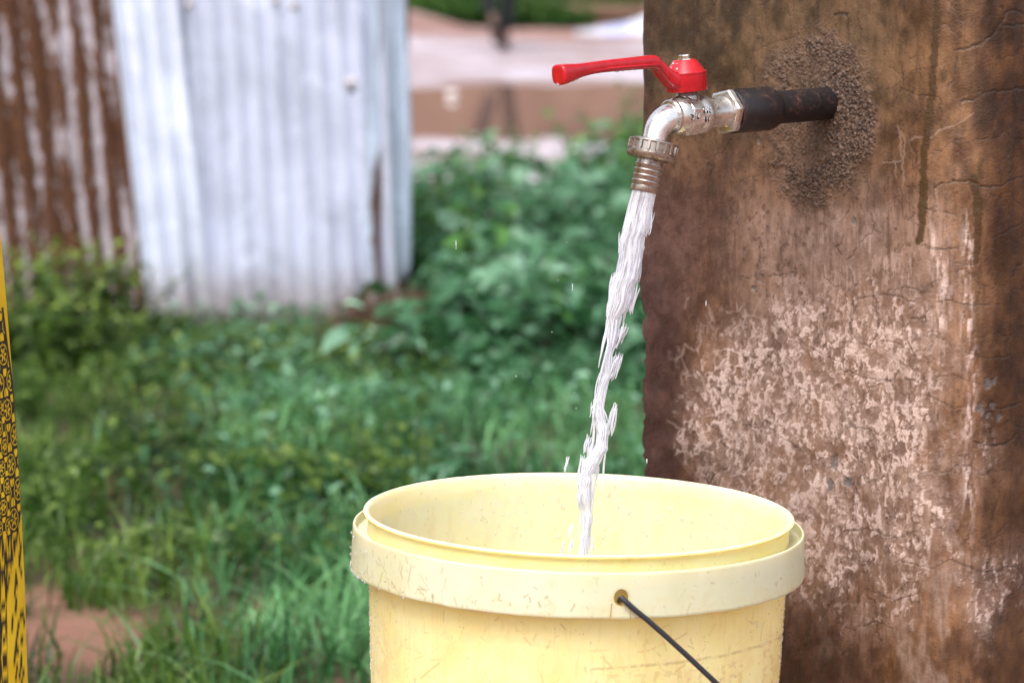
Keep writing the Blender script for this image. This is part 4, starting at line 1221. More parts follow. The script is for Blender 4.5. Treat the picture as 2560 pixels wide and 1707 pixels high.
# wire bail handle hanging down on the right
t = HOLE_T
rd = Vector((math.sin(t), -math.cos(t), 0)); tg = Vector((math.cos(t), math.sin(t), 0))
hp0 = local_on_band(t, HD, 556); hp1 = local_on_band(t + math.pi, HD, 556)
dn = (tg * math.cos(R(41.5)) + Vector((0, 0, -1)) * math.sin(R(41.5)))
rw = 6.6 * pxm
LEG = 0.235
def wire_pts():
    f0 = hp0 + rd * (20 * pxm); b0 = hp1 - rd * (20 * pxm)
    pts = [hp0 - rd * 0.003 + Vector((0, 0, -1)) * 0.004, hp0 + Vector((0, 0, -1)) * 0.002, hp0 + rd * (14 * pxm), f0 + dn * 0.004, f0 + dn * 0.012]
    for f in np.linspace(0.1, 0.80, 10): pts.append(f0 + dn * (LEG * f) + Vector((0, 0, 0.0010 * math.sin(f * 9))) + rd * (0.004 * math.sin(f * 3)))
    cen = (f0 + b0) / 2
    rrx = LEG * 0.20
    for a in np.linspace(0.12, math.pi - 0.12, 24):
        w_ = math.cos(a)
        side = rd * ((f0 - cen).length * math.copysign(abs(w_) ** 0.45, w_))
        pts.append(cen + dn * (LEG * 0.80 + rrx * math.sin(a) ** 0.6) + side)
    for f in np.linspace(0.80, 0.1, 8): pts.append(b0 + dn * (LEG * f))
    pts += [b0 + dn * 0.012, b0 + dn * 0.004, hp1 - rd * (14 * pxm), hp1]
    return pts
wv, wf = sweep(wire_pts(), rw, 12)
bpart('wire_handle', mesh_data('wire_handle', wv, wf, True, 60), 'wire_metal')
# water already in the bucket (hidden below the rim)
wl = HP * 0.55
rw_ = (rbody(wl) - 8) * pxm
V, F = [], []
for k in range(1, 14):
    for i in range(64):
        a = 2 * math.pi * i / 64; r_ = rw_ * k / 13
        V.append((r_ * math.sin(a), -r_ * math.cos(a), -wl * pxm + 0.004 * (vnoise(np.array([r_ * 60 * math.sin(a)]), np.array([r_ * 60 * math.cos(a)]), 4)[0] - 0.5)))
V.append((0, 0, -wl * pxm))
for k in range(12):
    for i in range(64):
        j = (i + 1) % 64; F.append((k * 64 + i, k * 64 + j, (k + 1) * 64 + j, (k + 1) * 64 + i))
for i in range(64): F.append((len(V) - 1, (i + 1) % 64, i))
bw = obj('water_surface', mesh_data('water_surface', V, F), 'bucket_water')
bw.parent = bucket; bw.matrix_parent_inverse = Matrix.Translation(-Vector(bucket.location)) @ Matrix.Translation(BC) @ TILT
# water beads on the bucket's outside and along the lip
items = []
for _ in range(300):
    side = rng.random()
    if side < 0.45: th = rng.normal(-1.48, 0.16)
    elif side < 0.8: th = rng.normal(1.45, 0.12)
    else: th = rng.uniform(-1.5, 1.5)
    d = rng.uniform(150, 470)
    r_ = rbody(d) * pxm
    nrm = Vector((math.sin(th), -math.cos(th), 0))
    items.append((Vector((r_ * nrm.x, r_ * nrm.y, -d * pxm)), nrm, rng.uniform(0.0004, 0.0011), 0.5, rng.uniform(1, 1.8)))
for _ in range(60):
    th = rng.uniform(2.2, 4.0) if rng.random() < 0.7 else rng.uniform(0, 6.28)
    nrm = Vector((math.sin(th), -math.cos(th), 0))
    items.append((Vector((533 * pxm * nrm.x, 533 * pxm * nrm.y, 1 * pxm)), Vector((0, 0, 1)), rng.uniform(0.0006, 0.0012), 0.6, 1.4))
for _ in range(40):
    th = rng.normal(-1.35, 0.16)
    nrm = Vector((math.sin(th), -math.cos(th), 0))
    d = rng.choice([142, 143, rng.uniform(50, 140)])
    items.append((Vector((568 * pxm * nrm.x, 568 * pxm * nrm.y, -d * pxm)), nrm, rng.uniform(0.0005, 0.0013), 0.6, 1.3))
for _ in range(160):
    th = rng.uniform(2.0, 4.3); d = rng.uniform(14, 190)
    nrm = Vector((-math.sin(th), math.cos(th), 0)); r_ = ((522 - d * 0.02) if d < 60 else rbody(d) - 7) * pxm
    items.append((Vector((-r_ * nrm.x, -r_ * nrm.y, -d * pxm)), nrm, rng.uniform(0.0005, 0.0013), 0.5, rng.uniform(1, 2.6)))
bd = blobs('water_beads', items, 'clear_water', None)
bd.parent = bucket; bd.matrix_parent_inverse = Matrix.Translation(-Vector(bucket.location)) @ Matrix.Translation(BC) @ TILT
tag(bd, None, None, None, 'stuff')

# ================================================================== FALLING WATER
left = np.array([(1580, 468), (1582, 474), (1569, 525), (1557, 574), (1551, 600), (1550, 629), (1539, 680), (1526, 715), (1520, 763), (1515, 797), (1516, 830), (1517, 863), (1511, 894), (1508, 932), (1496, 960),
                 (1488, 997), (1483, 1020), (1484, 1036), (1488, 1053), (1494, 1084), (1487, 1111), (1470, 1133), (1455, 1160), (1444, 1209), (1444, 1252), (1459, 1274), (1462, 1301), (1453, 1335), (1444, 1375), (1440, 1480), (1436, 1640)], float)
rightl = np.array([(1645, 470), (1644, 486), (1632, 529), (1630, 560), (1624, 581), (1615, 593), (1609, 625), (1606, 649), (1602, 667), (1596, 694), (1586, 715), (1582, 740), (1574, 765), (1550, 794), (1546, 818), (1546, 840),
                   (1541, 866), (1534, 887), (1531, 915), (1526, 942), (1517, 966), (1510, 997), (1506, 1012), (1506, 1025), (1513, 1044), (1519, 1065), (1524, 1090), (1520, 1121), (1508, 1148), (1494, 1173), (1482, 1190), (1482, 1231),
                   (1476, 1267), (1481, 1301), (1473, 1338), (1467, 1375), (1466, 1480), (1462, 1640)], float)
ub0, vb0 = project(np.array([BARB_END]))
print('barb end pixel', ub0, vb0)
Y0, Y1 = BARB_END.y, BC.y + 0.012
vrows = np.linspace(462, 1640, 330)
ns = 84
SV, SFl = [], []
shift_top = (ub0[0] - 1612)
for r_i, vv in enumerate(vrows):
    f = np.clip((vv - 470) / 900, 0, 1)
    sh = shift_top * max(0, 1 - f * 3)
    lx = np.interp(vv, left[:, 1], left[:, 0]) + sh; rx = np.interp(vv, rightl[:, 1], rightl[:, 0]) + sh
    lx += (vnoise(np.array([vv / 17.0]), np.array([3.3]), 21)[0] - .5) * 7 * f ** .5; rx += (vnoise(np.array([vv / 15.0]), np.array([8.3]), 22)[0] - .5) * 9 * f ** .5
    yy = Y0 + (Y1 - Y0) * f
    cpt = at_y((lx + rx) / 2, vv, yy)
    hw = (rx - lx) / 2 * (yy / CP) / FPX * (0.97 - 0.06 * f)
    th = np.linspace(0, 2 * np.pi, ns, endpoint=False)
    wob = 1 + 0.16 * (vnoise(th * 3.2, np.full(ns, vv / 130.0), 23) - .5) + 0.20 * (vnoise(th * 7.5, np.full(ns, vv / 75.0), 24) - .5) + 0.17 * (vnoise(th * 17, np.full(ns, vv / 55.0), 25) - .5)
    amp = np.clip(f * 6, 0.12, 1)
    wob = 1 + (wob - 1) * amp
    X = cpt.x + hw * np.cos(th) * wob; Y = cpt.y + hw * (0.95 - 0.25 * f) * np.sin(th) * wob
    SV.append(np.stack([X, Y, np.full(ns, cpt.z)], 1))
    SFl.append(np.stack([th * 0.010 + 0 * th, np.full(ns, cpt.z), np.zeros(ns)], 1))
SVa = np.concatenate(SV); FLa = np.concatenate(SFl)
idx = np.arange(len(SVa)).reshape(len(vrows), ns); nx_ = np.roll(idx, -1, 1)
SQ = np.stack([idx[:-1].ravel(), idx[1:].ravel(), nx_[1:].ravel(), nx_[:-1].ravel()], 1)
strV, strQ, strF = [SVa], [SQ], [FLa]
off = len(SVa)
def strand(u0, v0, u1, v1, wpx, f, dy=0.0, n=10, k=8, blunt=0.5):
    """one torn-off rope of water, drawn out along the fall"""
    global off
    yy = Y0 + (Y1 - Y0) * f + dy
    P, Fv = [], []
    for i in range(n):
        t = i / (n - 1)
        c_ = at_y(u0 + (u1 - u0) * t + 1.5 * math.sin(t * 5 + u0), v0 + (v1 - v0) * t, yy)
        r_ = max(0.06, (math.sin(math.pi * min(1, max(0, t * 0.96 + 0.02)))) ** blunt) * wpx / 2 * yy / CP / FPX
        for j in range(k):
            a = 2 * math.pi * j / k
            P.append((c_.x + r_ * math.cos(a), c_.y + r_ * math.sin(a), c_.z)); Fv.append((0.3 + u0 * 0.001 + a * 0.006, c_.z, 0))
    P = np.array(P)
    q = []
    for i in range(n - 1):
        for j in range(k):
            q.append((off + i * k + j, off + (i + 1) * k + j, off + (i + 1) * k + (j + 1) % k, off + i * k + (j + 1) % k))
    strV.append(P); strQ.append(np.array(q)); strF.append(np.array(Fv)); off += len(P)
# surface ropes following the outline
for _ in range(80):
    v0 = 474 + 856 * rng.random() ** 1.4
    f = (v0 - 470) / 900
    ln = rng.uniform(45, 130)
    t = rng.uniform(0.0, 1.0)
    t = 0.16 + 0.68 * (t if rng.random() < 0.5 else round(t))
    def mixu(vv): return np.interp(vv, left[:, 1], left[:, 0]) * (1 - t) + np.interp(vv, rightl[:, 1], rightl[:, 0]) * t
    ua = mixu(v0); slope = -0.20 if v0 < 1000 else -0.10
    strand(ua + shift_top * max(0, 1 - f * 3), v0, ua + slope * ln + shift_top * max(0, 1 - f * 3), v0 + ln, rng.uniform(3, 7.5), f, rng.uniform(-0.006, 0.002) * (1.3 - f))
# the larger torn lobes of the photograph
for (u0, v0, u1, v1, w_) in ((1634, 535, 1626, 588, 15), (1612, 610, 1603, 655, 12), (1606, 645, 1596, 705, 14), (1597, 715, 1579, 780, 15), (1586, 722, 1571, 775, 14), (1549, 588, 1544, 632, 12), (1529, 690, 1521, 745, 13),
                             (1569, 815, 1552, 862, 17), (1560, 822, 1543, 866, 17), (1556, 890, 1538, 946, 17), (1546, 885, 1528, 944, 16), (1516, 885, 1508, 925, 9), (1497, 940, 1484, 1012, 12),
                             (1479, 1000, 1472, 1036, 10), (1543, 1015, 1528, 1090, 16), (1536, 1030, 1520, 1080, 12), (1467, 1086, 1458, 1128, 14), (1475, 1105, 1466, 1150, 14), (1518, 1060, 1512, 1140, 18), (1500, 1010, 1512, 1060, 15),
                             (1452, 1140, 1444, 1210, 14), (1440, 1230, 1446, 1265, 8), (1478, 1200, 1478, 1265, 10), (1430, 1308, 1423, 1345, 8), (1432, 1350, 1425, 1385, 12), (1484, 1345, 1478, 1385, 8), (1409, 1355, 1402, 1385, 7),
                             (1470, 1290, 1464, 1390, 16), (1420, 1148, 1412, 1180, 6)):
    cu_ = (np.interp(v0, left[:, 1], left[:, 0]) + np.interp(v0, rightl[:, 1], rightl[:, 0])) / 2
    in_ = 5 * np.sign(cu_ - u0) if 480 < v0 < 1290 and abs(cu_ - u0) > 8 and u0 > 1432 else 0
    u0 += in_; u1 += in_
    nn_ = max(3, int(w_ / 2.6))
    for q_ in range(nn_):
        o_ = (q_ / (nn_ - 1) - 0.5) * (w_ - 3.5)
        j0, j1 = rng.uniform(-10, 8, 2)
        strand(u0 + o_, v0 + j0, u1 + o_, v1 + j1, rng.uniform(2.6, 4.6), (v0 - 470) / 900, rng.uniform(-0.004, 0.002), 12, 8, 0.45)
me = fast_mesh('water_stream', np.concatenate(strV), np.concatenate(strQ))
vattr(me, 'flow', np.concatenate(strF))
tag(obj('water_stream', me, 'falling_water'), 'white streaky jet of water falling from the tap into the bucket', 'water')
# flying drops
items = []
for (uu, vv, r_, st_) in ((1140, 612, 0.0003, 12), (1431, 718, 0.0003, 10), (1417, 605, 0.0002, 3), (1395, 700, 0.0002, 3), (1765, 758, 0.0003, 8), (1400, 1210, 0.0005, 3), (1617, 1152, 0.0004, 5), (1380, 830, 0.0002, 4), (1440, 1020, 0.0002, 4), (1435, 980, 0.0002, 4), (1290, 940, 0.0002, 4)):
    items.append((at_y(uu, vv, 2.33), Vector((1, 0, 0)), r_, 1.0, st_))
dd = blobs('water_drops', items, 'falling_water', None)
me = dd.data
co = np.array([v_.co[:] for v_ in me.vertices]); vattr(me, 'flow', co)
tag(dd, 'fine drops of spray flying beside the falling water', 'water drops', None, 'stuff')

#REST
# ================================================================== CORRUGATED IRON FENCE
FY = 6.67
fence = empty('corrugated_iron_fence', (-0.9, FY, 0), 'old corrugated iron fence of overlapping sheets, one heavily rusted', 'fence')
def sheet(ul, ur, lean, y_l, y_r, z0, z1, mat, pitch=0.0435, amp=0.0085, seed=0, label=None, rustf=None, z0r=None):
    """ul/ur: photo columns of the left and right edge at the top of the frame"""
    L_ = at_y(ul, 0, y_l); R_ = at_y(ur, 0, y_r)
    L_.z = R_.z = 0
    d = (R_ - L_); w = d.length; d.normalize()
    n = Vector((d.y, -d.x, 0))                       # towards the camera
    nw = int(w / pitch * 14); nh = 90
    ws = np.linspace(0, w, nw); hs_ = np.linspace(0, 1, nh)
    WW, HH = np.meshgrid(ws, hs_)
    zb_ = z0 + (0 if z0r is None else (z0r - z0)) * (WW / w)
    zb_ = zb_ + 0.05 * (fbm(WW * 14, WW * 0, seed, 3) - 0.6)
    ZZ_ = zb_ + (z1 - zb_) * HH
    ztop = at_y(0, 0, FY).z
    shx = (ztop - ZZ_) * math.tan(lean)
    ph = WW / pitch * 2 * math.pi + seed
    dent = (fbm(WW * 5, ZZ_ * 3, seed + 70, 3) - 0.5) * 0.03
    dsp = amp * np.sin(ph) * (0.75 + 0.5 * fbm(WW * 8, ZZ_ * 2, seed + 80, 2)) + dent
    X = L_.x + d.x * (WW + shx) + n.x * dsp; Y = L_.y + d.y * (WW + shx) + n.y * dsp
    Vs = np.stack([X.ravel(), Y.ravel(), ZZ_.ravel()], 1)
    i_ = np.arange(nw * nh).reshape(nh, nw)
    Qs = np.stack([i_[:-1, :-1].ravel(), i_[:-1, 1:].ravel(), i_[1:, 1:].ravel(), i_[1:, :-1].ravel()], 1)
    me = fast_mesh('sheet', Vs, Qs)
    vattr(me, 'st', np.stack([WW.ravel() + seed * 3.7, ZZ_.ravel(), np.zeros(nw * nh)], 1))
    fattr(me, 'wave', np.sin(ph).ravel())
    rz = np.zeros(nw * nh) if rustf is None else rustf(WW / w, ZZ_, w).ravel()
    fattr(me, 'rustzone', rz)
    o = obj('sheet', me, mat)
    sol = o.modifiers.new('thick', 'SOLIDIFY'); sol.thickness = 0.0012
    keep_world(o, fence)
    if label: o['label'] = label
    return o
sheet(-1500, 300, R(4.6), 6.74, 6.72, -0.03, 1.85, 'zinc_rusty', 0.0440, 0.0085, 1, 'brown rusted sheet with flaking grey zinc')
sheet(278, 452, R(5.6), 6.65, 6.69, -0.03, 1.85, 'zinc_pale', 0.0440, 0.0150, 2.2, 'bright pale zinc sheet')
sheet(436, 960, R(2.6), 6.71, 6.67, -0.03, 1.85, 'zinc_grey', 0.0440, 0.0095, 3.1, 'grey weathered zinc sheet')
sheet(928, 1028, R(-0.4), 6.64, 6.74, 0.03, 1.85, 'zinc_blue', 0.0440, 0.0060, 4.4, 'bluish zinc strip at the fence end', lambda a, z, w: 0.75 * np.exp(-((a - 0.18 + 0.1 * z) / 0.13) ** 2) * smoothstep(0.55, 0.3, z), 0.11)
for (uu, vv, r_) in ((878, 208, 0.014), (735, 16, 0.010), (688, 4, 0.010), (472, 12, 0.011)):
    p = at_y(uu, vv, 6.675)
    keep_world(obj('washer', mesh_data('washer', *lathe([(0, r_), (0.004, r_ * 0.9), (0.008, r_ * 0.4), (0.009, 0.002)], p, (0, -1, 0.1), 14)), 'zinc_pale'), fence)
for x in (-1.35, -0.62, -0.27):
    keep_world(obj('post', mesh_data('post', *sweep([(x, 6.83, -0.1), (x + 0.01, 6.83, 0.8), (x - 0.01, 6.84, 1.8)], [0.045, 0.042, 0.036], 12)), 'log_wood'), fence)
for z in (0.45, 1.5):
    keep_world(obj('rail', mesh_data('rail', *sweep([(-1.9, 6.795, z), (-1.0, 6.79, z + 0.01), (-0.24, 6.795, z)], 0.022, 10)), 'log_wood'), fence)

# ================================================================== GRASS AND WEEDS
def gz(x, y): return gheight(np.atleast_1d(x).astype(float), np.atleast_1d(y).astype(float))
def blades(n, xs, ys, hmin, hmax, wmin, wmax, lean=0.6, seed=0):
    r = np.random.default_rng(seed)
    base = np.stack([xs, ys, gz(xs, ys) - 0.004], 1)
    h = r.uniform(hmin, hmax, n) * r.uniform(0.6, 1.0, n); w = r.uniform(wmin, wmax, n)
    az = r.uniform(0, 2 * np.pi, n); ln = np.abs(r.normal(0, lean, n)) * h
    D = np.stack([np.cos(az), np.sin(az)], 1)
    rot = az + np.pi / 2 + r.normal(0, 0.5, n)
    S = np.stack([np.cos(rot), np.sin(rot)], 1)
    rows = []
    ts = (0.0, 0.38, 0.72, 1.0); wf = (0.75, 1.0, 0.72, 0.10)
    for t, f in zip(ts, wf):
        c = base.copy()
        c[:, :2] += D * (ln * t ** 1.9)[:, None]
        c[:, 2] += h * (t - 0.28 * t ** 2 * np.clip(ln / h, 0, 1.6))
        for sg in (-1, 1):
            p = c.copy(); p[:, :2] += S * (sg * w * f / 2)[:, None]
            rows.append(p)
    V = np.stack(rows, 1).reshape(-1, 3)
    b = np.arange(n)[:, None] * 8
    Q = np.concatenate([b + np.array([[0, 1, 3, 2]]), b + np.array([[2, 3, 5, 4]]), b + np.array([[4, 5, 7, 6]])], 0)
    return V, Q, np.repeat(r.random(n), 8)

def leaves(P, D, L, Wd, r, droop=0.35, fold=0.25):
    """P base points, D unit directions, L lengths, Wd widths; gives folded pointed leaves"""
    n = len(P)
    up = np.tile(np.array([[0, 0, 1.0]]), (n, 1)) + r.normal(0, 0.35, (n, 3))
    S = np.cross(D, up); S /= np.linalg.norm(S, axis=1, keepdims=True) + 1e-9
    N = np.cross(S, D)
    ts = (0.0, 0.30, 0.65, 1.0); wf = (0.18, 1.0, 0.78, 0.06)
    rows = []
    for t, f in zip(ts, wf):
        c = P + D * (L * t)[:, None]
        c = c - np.array([[0, 0, 1.0]]) * (droop * L * t ** 2)[:, None]
        rows.append(c - S * (Wd * f / 2)[:, None] + N * (Wd * f * fold)[:, None])
        rows.append(c)
        rows.append(c + S * (Wd * f / 2)[:, None] + N * (Wd * f * fold)[:, None])
    V = np.stack(rows, 1).reshape(-1, 3)
    b = np.arange(n)[:, None] * 12
    q = []
    for k in range(3):
        q.append(b + np.array([[3 * k, 3 * k + 1, 3 * k + 4, 3 * k + 3]])); q.append(b + np.array([[3 * k + 1, 3 * k + 2, 3 * k + 5, 3 * k + 4]]))
    return V, np.concatenate(q, 0)

# ---- scattered positions
def scatter(n, x0, x1, y0, y1, seed, dens=None):
    r = np.random.default_rng(seed)
    xs, ys = r.uniform(x0, x1, n), r.uniform(y0, y1, n)
    if dens is not None:
        k = r.random(n) < dens(xs, ys)
        xs, ys = xs[k], ys[k]
    return xs, ys
def cool(x, y):
    """1 where the cooler, bluer sward grows (towards the pillar)"""
    P = np.stack([x, y, np.zeros_like(x)], 1); u_, v_ = project(P)
    return smoothstep(220, 720, u_ - (v_ - 1200) * 0.15 + 260 * (fbm(x * 5, y * 4, 8, 3) - 0.5))
def clump(x, y): return 0.25 + 0.95 * smoothstep(0.38, 0.66, fbm(x * 5.5, y * 4.0, 44, 3))

xs, ys = scatter(105000, -1.7, 1.3, 3.25, 7.6, 1, lambda x, y: clump(x, y) * (1 - 0.93 * bare(x, y)) * (1 - 0.9 * smoothstep(5.7, 6.4, y)))
cm = np.random.default_rng(3).random(len(xs)) < cool(xs, ys)
for nm, mk, mat, lab, sd_ in (('grass', ~cm, 'grass_blade', 'dark green uncut grass growing on the red soil below the iron fence', 11), ('grass', cm, 'grass_cool', 'lush blue-green grass growing behind the bucket and pillar', 12)):
    V, Q, tint = blades(mk.sum(), xs[mk], ys[mk], 0.030, 0.125, 0.0024, 0.0056, 0.85, sd_)
    V[:, 2] *= np.repeat(1 - 0.45 * smoothstep(4.9, 6.4, ys[mk]), 8)
    n1_ = np.repeat(fbm(xs[mk] * 7, ys[mk] * 5, 61, 3), 8)
    me = fast_mesh(nm, V, Q)
    fattr(me, 'tint', np.clip(tint * 0.55 + (n1_ - 0.5) * 2.0 + 0.28, 0, 1))
    tag(obj(nm, me, mat), lab, 'grass', None, 'stuff')

# ---- low leafy ground cover among the grass and behind
def cover(n, x0, x1, y0, y1, seed, mat, lab, lmin, lmax, zmax, dens=None):
    xs, ys = scatter(n, x0, x1, y0, y1, seed, dens)
    n = len(xs); r = np.random.default_rng(seed + 5)
    hgt = zmax * (0.25 + 0.95 * fbm(xs * 4, ys * 3, seed, 3)) * r.uniform(0.1, 1.0, n) ** 0.6
    P = np.stack([xs, ys, gz(xs, ys) + hgt], 1)
    az = r.uniform(0, 2 * np.pi, n); el = r.normal(0.25, 0.45, n)
    D = np.stack([np.cos(az) * np.cos(el), np.sin(az) * np.cos(el), np.sin(el)], 1)
    L = r.uniform(lmin, lmax, n)
    V, Q = leaves(P, D, L, L * r.uniform(0.32, 0.62, n), r)
    me = fast_mesh('undergrowth', V, Q)
    t = np.clip(0.15 + 0.55 * hgt / zmax + r.normal(0, 0.2, n), 0, 0.72 if mat == 'bush_leaf' else 1)
    fattr(me, 'tint', np.repeat(t, 12))
    return tag(obj('undergrowth', me, mat), lab, 'weeds', None, 'stuff')
cover(30000, -1.8, -0.12, 4.0, 6.6, 21, 'bush_leaf', 'small-leaved weeds mixed through the shaded grass by the iron fence', 0.012, 0.032, 0.09, lambda x, y: 0.8 * (1 - bare(x, y)) * clump(x, y))
cover(20000, -0.75, 1.2, 4.2, 6.9, 23, 'weed_cool', 'small cool-green weeds mixed through the grass behind the bucket', 0.012, 0.034, 0.085, lambda x, y: 0.8 * cool(x, y) * clump(x, y) * smoothstep(4.0, 5.4, y))
cover(9000, -0.55, 1.5, 5.6, 10.2, 22, 'weed_cool', 'thick leafy ground cover between the fence end and the pillar', 0.035, 0.095, 0.20,
      lambda x, y: smoothstep(-0.24, -0.10, x + (y < 6.4) * (6.9 - y) * 0.1) * smoothstep(9.8, 7.6, y + 2.0 * (fbm(x * 3, y * 2, 71, 2) - 0.5)) * smoothstep(5.5, 6.2, y))

# ---- single weeds, each a plant of its own
def make_plant(name, nst, h, leaf, per, mat, seed, spread=0.5, wide=0.5, droop=0.4):
    r = np.random.default_rng(seed)
    root = bpy.data.objects.new(name, None); root.empty_display_size = 0.05; link(root)
    SVs, SFs = [], []
    P, D, L = [], [], []
    for s in range(nst):
        az = r.uniform(0, 2 * np.pi); out = r.uniform(0.1, spread) * h; hh = h * r.uniform(0.6, 1.0)
        pts = []
        for t in np.linspace(0, 1, 5):
            pts.append((math.cos(az) * out * t ** 1.4, math.sin(az) * out * t ** 1.4, hh * t - 0.01))
        vv, ff = sweep(pts, [0.003, 0.0026, 0.0022, 0.0016, 0.0008], 5)
        o = len(SVs); SVs += vv; SFs += [tuple(i + o for i in f) for f in ff]
        for q in range(per):
            t = 0.18 + 0.82 * (q + r.random() * 0.6) / per
            t = min(t, 1)
            base = np.array([math.cos(az) * out * t ** 1.4, math.sin(az) * out * t ** 1.4, hh * t - 0.01])
            a2 = q * 2.4 + r.normal(0, 0.4); el = r.normal(0.35, 0.3)
            P.append(base); D.append((math.cos(a2) * math.cos(el), math.sin(a2) * math.cos(el), math.sin(el)))
            L.append(leaf * r.uniform(0.55, 1.1) * (1.1 - 0.5 * t))
    P, D, L = np.array(P), np.array(D), np.array(L)
    V, Q = leaves(P, D, L, L * wide * r.uniform(0.8, 1.2, len(L)), r, droop)
    me = fast_mesh('foliage', V, Q)
    fattr(me, 'tint', np.repeat(np.clip(0.12 + (0.85 if mat == 'bush_leaf' else 0.6) * P[:, 2] / h + r.normal(0, 0.18, len(P)), 0, 1), 12))
    obj('foliage', me, mat, root)
    obj('stem', mesh_data('stem', SVs, SFs), 'stem_green', root)
    return root
def copy_tree(o):
    c = o.copy(); link(c)
    for ch in o.children:
        d = ch.copy(); link(d, c)
    return c
def put(root, x, y, rz, sc, label, cat, group):
    root.location = (x, y, float(gz(x, y)[0])); root.rotation_euler = (0, 0, rz); root.scale = (sc, sc, sc)
    tag(root, label, cat, group)
protos_cool = [make_plant('leafy_weed', 7, 0.24, 0.105, 8, 'weed_cool', 101, 0.6, 0.55), make_plant('leafy_weed', 6, 0.30, 0.080, 10, 'weed_leaf', 102, 0.5, 0.45), make_plant('leafy_weed', 8, 0.18, 0.085, 8, 'weed_cool', 103, 0.9, 0.6)]
used = [False] * 3
r_ = np.random.default_rng(55)
spots = []
for _ in range(400):
    y = r_.uniform(5.9, 9.6); x = r_.uniform(-0.36, 0.60)
    if y < 7.1 and x < -0.13: continue
    if all((x - a) ** 2 + ((y - b) * 0.6) ** 2 > 0.0125 for a, b in spots): spots.append((x, y))
    if len(spots) >= 62: break
for x, y in spots:
    k = int(r_.integers(0, 3))
    o = protos_cool[k] if not used[k] else copy_tree(protos_cool[k])
    used[k] = True
    kind = ('bushy blue-green weed with broad leaves', 'upright bright green weed with narrow leaves', 'low spreading blue-green weed with large leaves')[k]
    where = 'in the thicket just behind the grass' if y < 7.2 else 'deep in the thicket past the fence end' if y < 8.5 else 'at the thicket edge towards the puddle'
    put(o, x, y, r_.uniform(0, 6.28), r_.uniform(0.7, 1.15) * (1 - 0.25 * (y > 8.6)), kind + ' ' + where, 'weed', 'leafy weeds between fence end and pillar')
for k in range(3):
    if not used[k]:
        for ch in list(protos_cool[k].children): bpy.data.objects.remove(ch)
        bpy.data.objects.remove(protos_cool[k])
for (x, y, sc) in ((0.26, 8.9, 1.25), (0.36, 9.2, 1.35), (0.20, 9.0, 0.95), (0.40, 8.6, 1.2), (0.30, 9.5, 1.15), (0.45, 9.4, 1.3), (0.12, 8.8, 0.8)):
    o = copy_tree(protos_cool[0 if sc < 1.2 else 1])
    put(o, x, y, x * 20, sc, 'tall leafy weed in the thicket against the pillar edge, before the puddle', 'weed', 'tall weeds by the puddle')
# tall broad-leaved weed at the fence end
p = make_plant('broadleaf_weed', 4, 0.36, 0.10, 8, 'weed_leaf', 110, 0.35, 0.6); put(p, -0.155, 7.1, 0.4, 1.0, 'tall broad-leaved weed standing right beside the end of the iron fence', 'weed', None)
# pale large-leaved plant low behind the stream
p = make_plant('pale_weed', 8, 0.12, 0.085, 6, 'weed_cool', 111, 1.2, 0.7); put(p, -0.05, 5.75, 1.4, 1.0, 'low pale weed with the broadest leaves, in the grass behind the falling water', 'weed', None)
# weeds massed in front of the rusty sheet
pb = make_plant('bushy_weed', 11, 0.26, 0.055, 14, 'bush_leaf', 120, 0.7, 0.5)
first = True
rb_ = np.random.default_rng(66)
for (uu, vv, y, sc) in ((60, 700, 6.25, 1.0), (160, 690, 6.3, 1.05), (250, 720, 6.35, 0.95), (320, 760, 6.4, 0.75), (20, 760, 6.0, 0.9), (120, 800, 5.9, 0.85), (220, 820, 6.0, 0.8), (-120, 700, 6.2, 1.0), (-260, 720, 6.3, 1.0), (330, 860, 6.1, 0.55), (450, 790, 6.50, 0.30), (560, 800, 6.52, 0.24), (690, 805, 6.50, 0.22), (800, 800, 6.50, 0.28)):
    o = pb if first else copy_tree(pb); first = False
    p = at_y(uu, vv, y)
    put(o, p.x, y, rb_.uniform(0, 6), sc, ('tall bushy yellow-green weed standing against the rusted sheet of the fence' if sc > 0.9 else 'shorter bushy weed in front of the tall weeds by the rusted sheet') if uu < 400 else 'small low weed at the foot of the grey and pale fence sheets', 'weed', 'weeds along the foot of the fence')
# dry brown clump at the foot of the fence end
r2 = np.random.default_rng(88)
n = 2600
xs = r2.normal(-0.236, 0.046, n); ys = r2.normal(6.28, 0.07, n)
V, Q, t_ = blades(n, xs, ys, 0.05, 0.165, 0.003, 0.007, 0.55, 31)
me = fast_mesh('stalks', V, Q); fattr(me, 'tint', t_)
dry = empty('dry_grass_clump', (-0.236, 6.28, 0), 'clump of dry brown stalks at the foot of the fence end', 'dry grass')
keep_world(tag(obj('stalks', me, 'dry_stalk'), None, None, None, 'stuff'), dry)

# ================================================================== FAR YARD
def lump(name, c, r3, mat, seed, sub=3, amp=0.3, sc=3.0):
    bm = bmesh.new(); bmesh.ops.create_icosphere(bm, subdivisions=sub, radius=1)
    for v in bm.verts:
        p = v.co.copy()
        f = 1 + amp * (float(fbm(np.array([p.x * sc + p.z * 1.7 + seed]), np.array([p.y * sc - p.z * 1.3]), seed, 3)[0]) - 0.5) * 2
        v.co = Vector((p.x * r3[0] * f, p.y * r3[1] * f, p.z * r3[2] * f)) + Vector(c)
    me = bpy.data.meshes.new(name); bm.to_mesh(me); bm.free()
    me.polygons.foreach_set('use_smooth', [True] * len(me.polygons))
    return obj(name, me, mat)
p = at_z(1130, 233, 0.01)
tag(lump('stone', (p.x, p.y, 0.0), (0.026, 0.03, 0.022), 'pale_stone', 3), 'small pale stone at the far edge of the puddle', 'stone')
p = at_z(1075, 100, 0.0)
